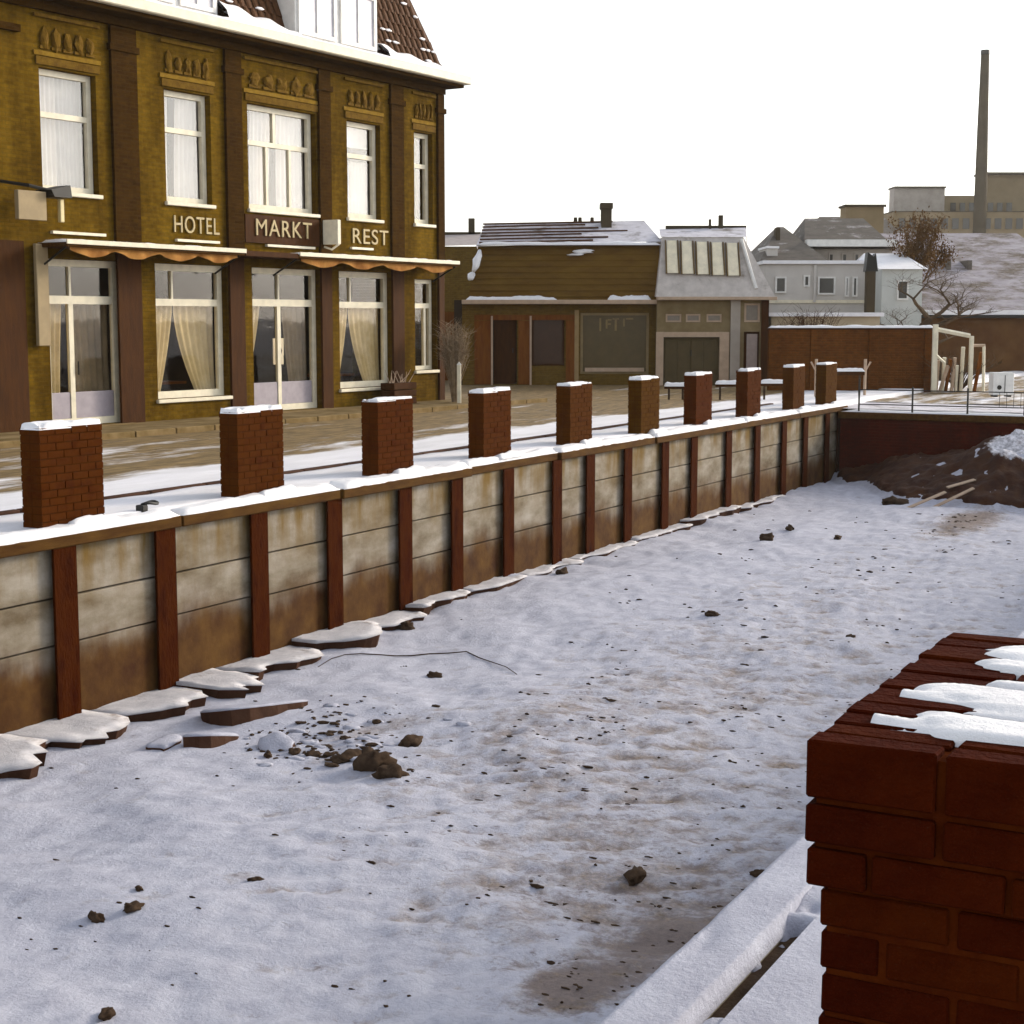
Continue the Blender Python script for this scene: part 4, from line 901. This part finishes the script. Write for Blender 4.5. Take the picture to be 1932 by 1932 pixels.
for k in range(7):
    f = (k + .6) / 7; a = Vector((F.x(903 + 6 * f), .38 + 2.62 * f, ZM + (ZR - ZM) * f + .04)); b = Vector((F.x((1120, 1150, 1100, 1190, 1135, 1110, 1165)[k]), .38 + 2.62 * f, ZM + .07 + (ZR - ZM) * f + .05))
    obj('tile_ridge', tube(B(), [a, a.lerp(b, .5) + Vector((0, 0, .01 * (k % 2))), b], .03, 5), M_tile, ur)
obj('snow_edge', snow_pad(B(), F.x(900), F.x(1248), .2, .44, ZM + .02, .1, 30, 4, 5, .3), M_snow, ur, smooth=True)
for k, (a, b, c, d, rr) in enumerate(((894, 512, 905, 472, .11), (886, 527, 892, 514, .10))):
    obj('verge_snow', tube(B(), [Vector((F.x(a), -.34, F.z(b))).lerp(Vector((F.x(c), .25, F.z(d))), q / 4) + Vector((.03 * (q % 2), 0, 0)) for q in range(5)], [rr * .5, rr, rr * 1.2, rr * .9, rr * .5], 7), M_snow, ur, smooth=True)
obj('snow_patch', rock(B(), (F.x(1102), .27, F.z(474)), .34, .06, .07, 4.4, 2, .5), M_snow, ur, smooth=True); obj('snow_patch', rock(B(), (F.x(1085), .2, F.z(480)), .25, .05, .035, 6.4, 2, .5), M_snow, ur, smooth=True)
c_ = obj('chimney', bx(F.x(1141), F.x(1161), 2.2, 2.75, F.z(440), F.z(384)), M_chim, ur); obj('chimney_cap', bx(F.x(1139), F.x(1163), 2.1, 2.85, F.z(384), F.z(373)), M_chim, c_) if False else obj('chimney_cap', bx(F.x(1139), F.x(1163), 2.1, 2.85, F.z(384), F.z(373)), M_chim, ur)
for a in (1092, 1101, 1125): obj('chimney_pot', tube(B(), [(F.x(a), 3.0, ZR - .05), (F.x(a), 3.0, ZR + .22)], [.08, .06], 8), M_chim, ur)

# ------------------------------------------------------------------ garage house with skylights
F = Fr(1238, 49.5)
t = house('garage_house', 1238, 1448, 49.5, 'garage house with five tall cream skylights in a snowy mansard roof')
X1 = F.x(1447); ZE = F.z(560)
g0, g1, gz = F.x(1252), F.x(1358), F.z(636)
f0, f1 = F.x(1404), F.x(1434)
tw = [(F.x(1256), F.x(1286)), (F.x(1294), F.x(1322)), (F.x(1333), F.x(1362))]
obj('wall', holes_wall(B(), .02, X1, -.1, ZE, [(g0, g1, -.09, gz), (f0, f1, .05, F.z(626)), (f0, f1, F.z(608), F.z(572))] + [(a, b, F.z(608), F.z(592)) for a, b in tw], 0, .25), mottled('greyed_plaster', (.17, .12, .055), (.26, .2, .11), 2, .9, .2), t)
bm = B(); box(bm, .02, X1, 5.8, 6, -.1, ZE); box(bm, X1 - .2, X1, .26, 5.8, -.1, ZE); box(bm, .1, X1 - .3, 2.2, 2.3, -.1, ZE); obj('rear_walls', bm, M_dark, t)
bm = B(); box(bm, F.x(1238), g0, -.06, -.003, 0, gz + .16); box(bm, g1, F.x(1376), -.06, -.003, 0, gz + .16); box(bm, g0, g1, -.057, -.004, gz, gz + .157); obj('door_surround', bm, M_pinkwood, t)
gd = obj('garage_door', bx(g0 + .01, g1 - .01, .10, .15, 0.0, gz - .01), plain('olive_door', (.10, .07, .026), .7), t)
for k in range(4): obj('door_panel', bx(g0 + .06 + (g1 - g0 - .12) * k / 4, g0 + .02 + (g1 - g0 - .12) * (k + 1) / 4, .08, .099, .1, gz - .1, bev=.006), MATS['olive_door'], gd)
obj('handle', tube(B(), [((g0 + g1) / 2, .05, .9), ((g0 + g1) / 2, .05, 1.1)], .015, 5), M_black, gd)
for a, b in tw: win(t, a + .004, b - .004, F.z(608) + .004, F.z(592) - .004, .08, .05, M_pinkwood, plain('grey_pane', (.26, .22, .18), .3))
obj('pilaster', bx(F.x(1378), F.x(1396), -.09, -.002, 0, ZE - .05), M_grey, t)
win(t, f0 + .004, f1 - .004, F.z(608) + .004, F.z(572) - .004, .08, .06, M_pinkwood, MATS['grey_pane'])
dr = obj('door', bx(f0 + .004, f1 - .004, .10, .15, .06, F.z(626) - .004), M_darkwood, t); obj('door_panel', bx(f0 + .1, f1 - .06, .08, .099, .5, F.z(630), bev=.006), plain('pale_panel', (.42, .34, .31), .6), dr)
obj('corner_post', bx(F.x(1436), X1 + .05, -.05, -.002, 0, ZE), M_darkwood, t)
obj('eaves', bx(F.x(1238), X1 + .25, -.35, .1, ZE - .1, ZE, bev=.01), M_pinkwood, t)
ZT = F.z(445)
bm = B(); quad(bm, (F.x(1236), -.25, ZE), (X1 + .2, -.25, ZE), (F.x(1406), .7, ZT), (F.x(1252), .7, ZT)); quad(bm, (X1 + .2, -.25, ZE), (X1 + .2, 5, ZE), (F.x(1406), 4, ZT), (F.x(1406), .7, ZT)); quad(bm, (F.x(1236), -.25, ZE), (F.x(1252), .7, ZT), (F.x(1252), 4, ZT), (F.x(1236), 5, ZE))
rf = obj('mansard', bm, snowmat('mansard_snow', (.44, .40, .37), (.60, .55, .51), (.16, .13, .1), (.56, .75), 1.6), t)
bm = B(); quad(bm, (F.x(1248), .66, ZT), (F.x(1412), .66, ZT), (F.x(1425), 2.4, F.z(420)), (F.x(1255), 2.4, F.z(424))); quad(bm, (F.x(1412), .66, ZT), (F.x(1440), 3.5, F.z(500)), (F.x(1425), 2.4, F.z(420)))
obj('upper_roof', bm, M_snowroof, t)
obj('ridge', bx(F.x(1268), F.x(1426), 2.35, 2.5, F.z(424), F.z(417)), M_chim, t)
Lz = lambda py: F.z(py)
for k in range(5):                       # skylights lying in the roof slope, sloped panes on dark bars
    a = 1257 + 28.6 * k; b = a + 22
    def pt(px, py, out):
        f = (F.z(py) - ZE) / (ZT - ZE); return Vector((F.x(px), -.25 + .95 * f - out, F.z(py)))
    za, zb = 515 + 1.2 * k, 452 + 1.2 * k
    bm = B(); quad(bm, pt(a + 1, za, .10), pt(b, za, .10), pt(b - 1.5, zb, .10), pt(a + 2.5, zb, .10)); sk = obj('skylight', bm, plain('skylit_pane', (.93, .84, .62), .35, .5), t)  # bright sky on the glass is painted into this cream colour
    for q in ((a - 1.5, a + 1), (b, b + 2.5)):
        bm = B(); vs = [bm.verts.new(pt(p_, z_, o_)) for o_ in (.02, .14) for p_, z_ in ((q[0], za + 1), (q[1], za + 1), (q[1] - .5, zb - 1), (q[0] + .5, zb - 1))]
        for fc in ((0, 1, 2, 3), (4, 5, 6, 7), (0, 1, 5, 4), (1, 2, 6, 5), (2, 3, 7, 6), (3, 0, 4, 7)): bm.faces.new([vs[i] for i in fc])
        obj('glazing_bar', bm, plain('ochre_bar', (.16, .1, .03), .6), sk)
obj('hip_trim', tube(B(), [(F.x(1401), .55, F.z(450)), (F.x(1424), -.15, F.z(545))], .06, 6), M_white, t)
for a, top, w in ((1354, 405, 4), (1375, 397, 8)): obj('chimney', bx(F.x(a - w / 2), F.x(a + w / 2), 2.2, 2.4, F.z(440), F.z(top)), M_chim, t)

# small grey-roofed outhouse between hotel and shop
F = Fr(820, 60)
t = house('outhouse', 820, 905, 60, 'grey roofed outhouse squeezed between the hotel and the olive shop')
obj('wall', bx(0, F.x(905), 0, 4, -.1, F.z(465)), M_olive, t)
bm = B(); quad(bm, (0, -.1, F.z(465)), (F.x(905), -.1, F.z(462)), (F.x(905), 2.5, F.z(434)), (0, 2.5, F.z(436))); obj('roof', bm, plain('pinkish_roof_snow', (.44, .38, .36), .9), t)
obj('ridge', bx(0, F.x(905), 2.4, 2.6, F.z(437), F.z(431)), M_chim, t); obj('chimney', bx(F.x(881), F.x(893), 2.4, 2.8, F.z(445), F.z(404)), M_chim, t); obj('fence_panel', bx(0, F.x(900), -6, -5.9, -.05, 2.3), M_wood, t)

# ------------------------------------------------------------------ right-hand background
F = Fr(1452, 46)
t = house('yard_wall', 1452, 1766, 46, 'long dark brown brick yard wall with snow along its top', 'wall')
X1 = F.x(1764); ZT = F.z(622)
obj('brickwork', bx(0, X1, 0, .25, -.1, ZT), M_red, t); obj('coping', bx(-.03, X1 + .03, -.04, .29, ZT, ZT + .05, bev=.008), M_darkwood, t)
obj('snow_layer', snow_pad(B(), 0, X1, -.03, .28, ZT + .048, .07, 50, 5, 6, .3), M_snow, t, smooth=True)
for px in (1540, 1650, 1755): obj('pier', bx(F.x(px) - .15, F.x(px) + .15, -.06, -.001, -.1, ZT - .002), M_red, t)
def simple(name, px0, px1, D, depth, pyb, pye, label, wall, roofm, ridge=None, inset=0, rdepth=None, cat='house', roofname='roof'):
    F = Fr(px0, D); t = house(name, px0, px1, D, label, cat); X1 = F.x(px1); ze = F.z(pye)
    obj('wall', bx(0, X1, 0, depth, -.1 if pyb is None else F.z(pyb), ze), wall, t)
    if ridge is not None:
        rd = rdepth or depth / 2; zr = dep(CPX, ridge, D + rd).z; bm = B()
        quad(bm, (-.15, -.2, ze), (X1 + .15, -.2, ze), (X1 - inset, rd, zr), (inset, rd, zr)); quad(bm, (-.15, depth + .2, ze), (inset, rd, zr), (X1 - inset, rd, zr), (X1 + .15, depth + .2, ze))
        if inset: quad(bm, (-.15, -.2, ze), (inset, rd, zr), (-.15, depth + .2, ze)); quad(bm, (X1 + .15, -.2, ze), (X1 + .15, depth + .2, ze), (X1 - inset, rd, zr))
        else:
            quad(bm, (0, 0, ze), (0, depth, ze), (0, rd, zr)); quad(bm, (X1, 0, ze), (X1, rd, zr), (X1, depth, ze))
        obj(roofname, bm, roofm, t)
    else: obj(roofname, bx(-.1, X1 + .1, -.15, depth + .1, ze, ze + .12), roofm, t)
    return F, t, X1
M_roofdark = snowmat('old_roof', (.095, .08, .066), (.15, .128, .105), (.36, .33, .33), (.57, .72), 1.0, (1, 1, 3))
# low annex just behind the yard wall
F, t, X1 = simple('annex', 1455, 1660, 50, 3, None, 597, 'low beige annex behind the long yard wall', mottled('beige_wall', (.36, .29, .19), (.48, .40, .28), 1, .9, 0), M_snow)
# white upstairs house
F, t, X1 = simple('white_house', 1442, 1636, 58, 6, None, 498, 'whitewashed house with dark windows above the beige annex', M_whitewall, M_snow)
for a, b, c, d in ((1461, 1482, 522, 553), (1514, 1526, 519, 541), (1541, 1574, 522, 556), (1592, 1600, 522, 560), (1606, 1616, 522, 560)): win(t, F.x(a), F.x(b), F.z(d), F.z(c), -.02, .06)
obj('string_course', bx(-.02, X1, -.06, -.002, F.z(572), F.z(566)), M_cream, t)
obj('drainpipe', tube(B(), [(F.x(1535), -.08, F.z(570)), (F.x(1535), -.08, F.z(500))], .05, 6), M_whitewall, t)
F, t, X1 = simple('hipped_house', 1438, 1552, 66, 7, None, 492, 'dark hipped roof house with a white dormer behind the white house', M_grey, M_roofdark, 428, 1.1)
obj('dormer', bx(F.x(1447), F.x(1467), .3, 2.4, F.z(492), F.z(468)), M_whitewall, t); obj('dormer_snow', bx(F.x(1445), F.x(1469), .2, 2.5, F.z(468), F.z(464)), M_snow, t)
obj('chimney', bx(F.x(1476), F.x(1484), 2.0, 2.5, F.z(470), F.z(424)), M_chim, t)
# terrace with long white flat eaves
F, t, X1 = simple('flat_terrace', 1520, 1680, 68, 7, None, 470, 'grey terrace with a long snow white flat eaves behind the white house', M_grey, M_roofdark, 412, .5)
obj('white_eaves', bx(-.1, X1 + .1, -.5, .05, F.z(466), F.z(453)), M_white, t)
for a in (1535, 1560, 1585, 1608, 1630): win(t, F.x(a), F.x(a + 10), F.z(508), F.z(478), -.02, .05, M_grey)
F, t, X1 = simple('rooftop_block', 1591, 1662, 92, 1.6, None, 390, 'small flat topped brown block above the terrace roofs', M_factory, M_chim, cat='building')
# pale gable house behind the tree
F, t, X1 = simple('pale_house', 1662, 1738, 56, 6, None, 508, 'pale greenish house behind the bare tree', mottled('pale_green_wall', (.46, .48, .45), (.60, .61, .58), .8, .9, 0), M_snow, 478, .0)
win(t, F.x(1690), F.x(1712), F.z(566), F.z(528), -.02, .06)
# tall narrow stack
F = Fr(1634, 53); t = house('brick_stack', 1634, 1652, 53, 'tall narrow brown stack with black cowl beside the white house', 'stack')
obj('shaft', bx(0, F.x(1650), 0, .35, -.1, F.z(512)), M_chim, t); obj('cowl', prism(B(), [(-.06, F.z(512)), (F.x(1652) + .03, F.z(512)), (F.x(1652) - .05, F.z(478)), (F.x(1645), F.z(484)), (.0, F.z(476))], -.03, .38), M_black, t)
# big hall with snowy roof
F, t, X1 = simple('snowy_hall', 1738, 2120, 62, 26, None, 594, 'long brown hall under one huge patchy snow roof', mottled('brown_hall_wall', (.085, .035, .013), (.14, .07, .025), 1, .9, 0), snowmat('hall_roof_snow', (.27, .24, .26), (.42, .385, .41), (.11, .085, .065), (.44, .60), .8, (1, 1, 3.5)), 440, .5, 12)
obj('snow_edge', bx(-.2, X1, -.35, .3, F.z(594), F.z(585)), M_snow, t); obj('dark_gutter', bx(-.2, X1, -.38, .0, F.z(600), F.z(594.2)), M_black, t)
for a in (1862, 1905): obj('roof_hatch', bx(F.x(a), F.x(a + 9), 6, 7.5, F.z(545), F.z(480)), M_roofdark, t)
# factory far behind
DF = 220
F, t, X1 = simple('factory', 1679, 2140, DF, 40, None, 400, 'grey brown factory range with stepped flat roofs under the tall chimney', M_factory, M_chim, cat='factory')
obj('upper_block', bx(F.x(1700), F.x(1797), 6, 9, F.z(402), F.z(348)), M_grey, t); obj('block_roof', bx(F.x(1699), F.x(1798), 5.5, 9.5, F.z(348), F.z(345)), M_chim, t)
obj('middle_block', bx(F.x(1797.5), F.x(2100), 6.5, 10, F.z(402), F.z(362)), M_factory, t); obj('tower_block', bx(F.x(1871), F.x(2000), 7, 10, F.z(364), F.z(321)), M_factory, t); obj('tower_roof', bx(F.x(1869), F.x(2004), 6, 10.5, F.z(321), F.z(317)), M_chim, t)
for k in range(7): obj('window', bx(F.x(1810 + 18 * k), F.x(1820 + 18 * k), 6.3, 6.49, F.z(392), F.z(376)), M_pane, t)
for k in range(12): obj('window', bx(F.x(1690 + 20 * k), F.x(1702 + 20 * k), -.2, -.01, F.z(432), F.z(412)), M_pane, t)
a = dep(1837, 365, DF + 3); tp = dep(1846, 102, DF + 3)
t = empty('factory_chimney', (a.x, a.y - 3.2, 0), 0, 'tall dark brick factory chimney rising above the roofs', 'chimney')
n = 20; sc = DF / FPX; H_ = tp.z
obj('shaft', tube(B(), [(0, 0, 0), (.05, 0, a.z), ((tp.x - a.x) * .5, 0, (a.z + H_) / 2), ((tp.x - a.x), 0, H_ - .6)], [12.4 * sc, 11.6 * sc, 9.6 * sc, 7.6 * sc], n), M_chim, t, smooth=True)
obj('crown', tube(B(), [((tp.x - a.x), 0, H_ - .6), ((tp.x - a.x), 0, H_ - .3), ((tp.x - a.x), 0, H_)], [8.1 * sc, 8.3 * sc, 7.9 * sc], n), M_black, t)
# a second row of far roofs to close the skyline
simple('far_row', 1545, 1700, 120, 8, None, 450, 'long dark roof far behind the terrace', M_grey, M_roofdark, 409, .6)
simple('far_shed', 1660, 1760, 110, 8, None, 470, 'brown shed far behind the pale house', M_factory, M_roofdark, 430, .6)

# trees
def tree(name, base, h, spread, label, seed, levels=5, lean=(0, 0), crown=M_twig, fork=0.28, leaves=0, r0=.16, wide=1.0):
    r = random.Random(seed); t = empty(name, base, 0, label, 'tree'); tr = B(); cr = B()
    def grow(p, d, L, rad, lv):
        n = 4; pts = [p]; rads = [rad]
        for i in range(n):
            d = (d + Vector((r.uniform(-1, 1), r.uniform(-1, 1), r.uniform(-.5, .7))) * .16).normalized(); p = p + d * (L / n); pts.append(p); rads.append(rad * (1 - .38 * (i + 1) / n))
        tube(tr if lv < 2 else cr, pts, rads, 7 if lv < 2 else 4)
        if leaves and lv >= 3:
            for k in range(leaves):
                q = pts[r.randrange(1, n + 1)] + Vector((r.gauss(0, .1), r.gauss(0, .1), r.gauss(0, .1))); s = r.uniform(.025, .06)
                e = Vector((r.uniform(-1, 1), r.uniform(-1, 1), r.uniform(-1, 1))).normalized() * s; f = e.cross(Vector((r.uniform(-1, 1), r.uniform(-1, 1), 1))).normalized() * s * .6
                lf.faces.new([lf.verts.new(q + v_) for v_ in (-e, f, e, -f)])
        if lv >= levels: return
        for k in range(r.choice((2, 3, 3)) + (1 if lv > 2 else 0)):
            a = r.uniform(0, 2 * pi); s = r.uniform(.45, .95)
            nd = (d + (Vector((cos(a), sin(a), 0)) * spread + Vector((0, 0, r.uniform(-.1, .25)))) * s).normalized()
            b = pts[-1] if k < 2 else pts[r.randrange(2, n)]
            grow(b, nd, L * r.uniform(.62, .82), rads[-1] * (.8 if k < 2 else .6), lv + 1)
    lf = B()
    grow(Vector((0, 0, 0)), Vector((lean[0], lean[1], 1)).normalized(), h * fork, r0, 0)
    xs_ = sorted(v.co.x for v in cr.verts); zm = max(v.co.z for v in cr.verts); cx_ = xs_[len(xs_) // 2]
    for b_ in (tr, cr, lf):
        for v in b_.verts: v.co.x -= cx_ * sstep(0, zm * .5, v.co.z); v.co.z *= h / zm; v.co.x *= wide; v.co.y *= wide
    obj('trunk', tr, M_bark, t); c = obj('crown', cr, crown, t); c['kind'] = 'stuff'
    if leaves: o = obj('leaves', lf, M_rustleaf, t); o['kind'] = 'stuff'
    else: lf.free()
    return t
q = dep(1776, HZ, 52.5)
tree('bare_tree', (q.x, 52.5, 0), 4.0, 1.25, 'low bare spreading tree behind the yard wall before the pale house', 5, 6, (0, 0), fork=.22, r0=.17, wide=2.4)
q = dep(1712, HZ, 60); tree('withered_tree', (q.x, 60, 0), 6.0, .5, 'rust brown withered tree behind the pale house', 9, 5, crown=M_rustleaf, fork=.26, leaves=16)
q = dep(1530, HZ, 47.6); twig_bush('brushwood_heap', (q.x, 47.6, 0.0), 2.35, 1.1, 160, 'heap of brown brushwood showing over the yard wall', 'brushwood', M_darkwood, False, seed=8)

# white open frame and clutter right of the yard wall
F = Fr(1762, 45)
t = house('timber_gateway', 1762, 1850, 45, 'white open timber gateway standing at the end of the yard wall', 'gateway')
bm = B(); box(bm, 0, .14, 0, .12, 0, F.z(612), bev=.01); obj('post', bm, M_cream, t); obj('post', bx(F.x(1832), F.x(1839), 0, .12, 0, F.z(634), bev=.01), M_cream, t)
a = Vector((0.14, .06, F.z(622))); b = Vector((F.x(1832), .06, F.z(634))); obj('beam', tube(B(), [a, b], .07, 5), M_cream, t)
obj('rail', tube(B(), [(F.x(1835), .06, F.z(652)), (F.x(1862), .1, F.z(652))], .045, 5), M_pinkwood, t); obj('post', tube(B(), [(F.x(1862), .1, 0), (F.x(1860), .1, F.z(652))], .045, 5), M_cream, t)
obj('brace', tube(B(), [(.1, .02, F.z(670)), (F.x(1785), .02, F.z(685))], .04, 5), M_cream, t)
for k, (a, b, c, d) in enumerate(((1777, 735, 1776, 680), (1790, 735, 1788, 675), (1797, 735, 1800, 678), (1806, 735, 1808, 675), (1825, 735, 1823, 655), (1852, 735, 1858, 665), (1783, 735, 1795, 690), (1815, 735, 1812, 690))):
    o = obj('timber_offcut', tube(B(), [(F.x(a), .35 + .06 * (k % 3), .0), (F.x(c), .2, F.z(d))], [.05, .06], 5), (M_pinkwood, M_cream, M_wood)[k % 3]); o.location = (dep(1762, HZ, 45).x, 45, 0)
    tag(o, 'upright timber offcut leaning in the white open frame', 'timber', 'timber offcuts leaning by the white frame')
q = dep(1815, HZ, 45.8); twig_bush('bramble', (q.x, 45.9, 0), 1.1, 1.3, 90, 'low brown bramble clump behind the white timber frame', 'bramble', M_twig, False, seed=12)
F = Fr(1878, 42)
t = house('white_cabinet', 1878, 1920, 42, 'white metal cabinet with a dark round hole beyond the bridge railing', 'cabinet')
obj('body', bx(0, F.x(1918), 0, .4, .05, F.z(703), bev=.015), M_white, t); obj('door_seam', bx(F.x(1900), F.x(1901), -.012, -.001, .1, F.z(708)), M_black, t)
bm = B(); tube(bm, [(F.x(1890), -.015, F.z(731)), (F.x(1890), -.001, F.z(731))], .06, 12); obj('round_hole', bm, M_black, t); obj('foot', bx(.05, .15, .05, .35, 0, .05), M_black, t); obj('foot', bx(F.x(1918) - .15, F.x(1918) - .05, .05, .35, 0, .05), M_black, t)
# snow-topped barriers on the street before the garage
def barrier(px0, px1, pyt, D, label, hh=.07, ends=False, group=None):
    F = Fr(px0, D); t = house('street_barrier', px0, px1, D, label, 'barrier'); X1 = F.x(px1); z = F.z(pyt) - .05
    if group: t['group'] = group
    obj('board', bx(0, X1, 0, .08, z - hh, z, bev=.006), M_darkwood, t); obj('snow_layer', snow_pad(B(), 0, X1, -.06, .14, z - .004, .085, 24, 5, px0, .25), M_snow, t, smooth=True)
    for x in (.12, X1 - .12): obj('leg', bx(x - .025, x + .025, .02, .06, 0, z - hh + .01), M_clod, t)
    if ends:
        for x, s in ((-.02, -1), (X1 + .02, 1)):
            obj('stake', tube(B(), [(x, .04, 0), (x, .04, z + .32)], .04, 6), M_pinkwood, t); obj('stake_fork', tube(B(), [(x, .04, z), (x + .14 * s, .04, z + .25)], .025, 5), M_pinkwood, t)
barrier(1544, 1634, 697, 42, 'long snow topped barrier with forked end stakes before the yard wall', .10, True)
barrier(1352, 1402, 721, 40.5, 'snow topped plank barrier before the garage house', group='short plank barriers on the street'); barrier(1436, 1490, 719.5, 40.5, 'snow topped plank barrier before the yard wall end', group='short plank barriers on the street')
barrier(1255, 1299, 725, 40.5, 'snow topped plank barrier before the pale garage surround', group='short plank barriers on the street')

# ------------------------------------------------------------------ thin winter haze
bm = bx(-2100, 2100, -2100, 2100, BED - 1.6, 46)
hz = obj('haze', bm, None); hm = bpy.data.materials.new('haze'); hm.use_nodes = True; hn = hm.node_tree.nodes; hn.remove(hn['Principled BSDF'])
pv_ = hn.new('ShaderNodeVolumePrincipled'); pv_.inputs['Density'].default_value = 0.00024; pv_.inputs['Color'].default_value = (0.95, 0.92, 0.86, 1); pv_.inputs['Anisotropy'].default_value = 0.3
hm.node_tree.links.new(pv_.outputs[0], hn['Material Output'].inputs['Volume']); hz.data.materials.append(hm); tag(hz, 'thin pale winter haze over the canal and roofs', 'haze', kind='stuff')
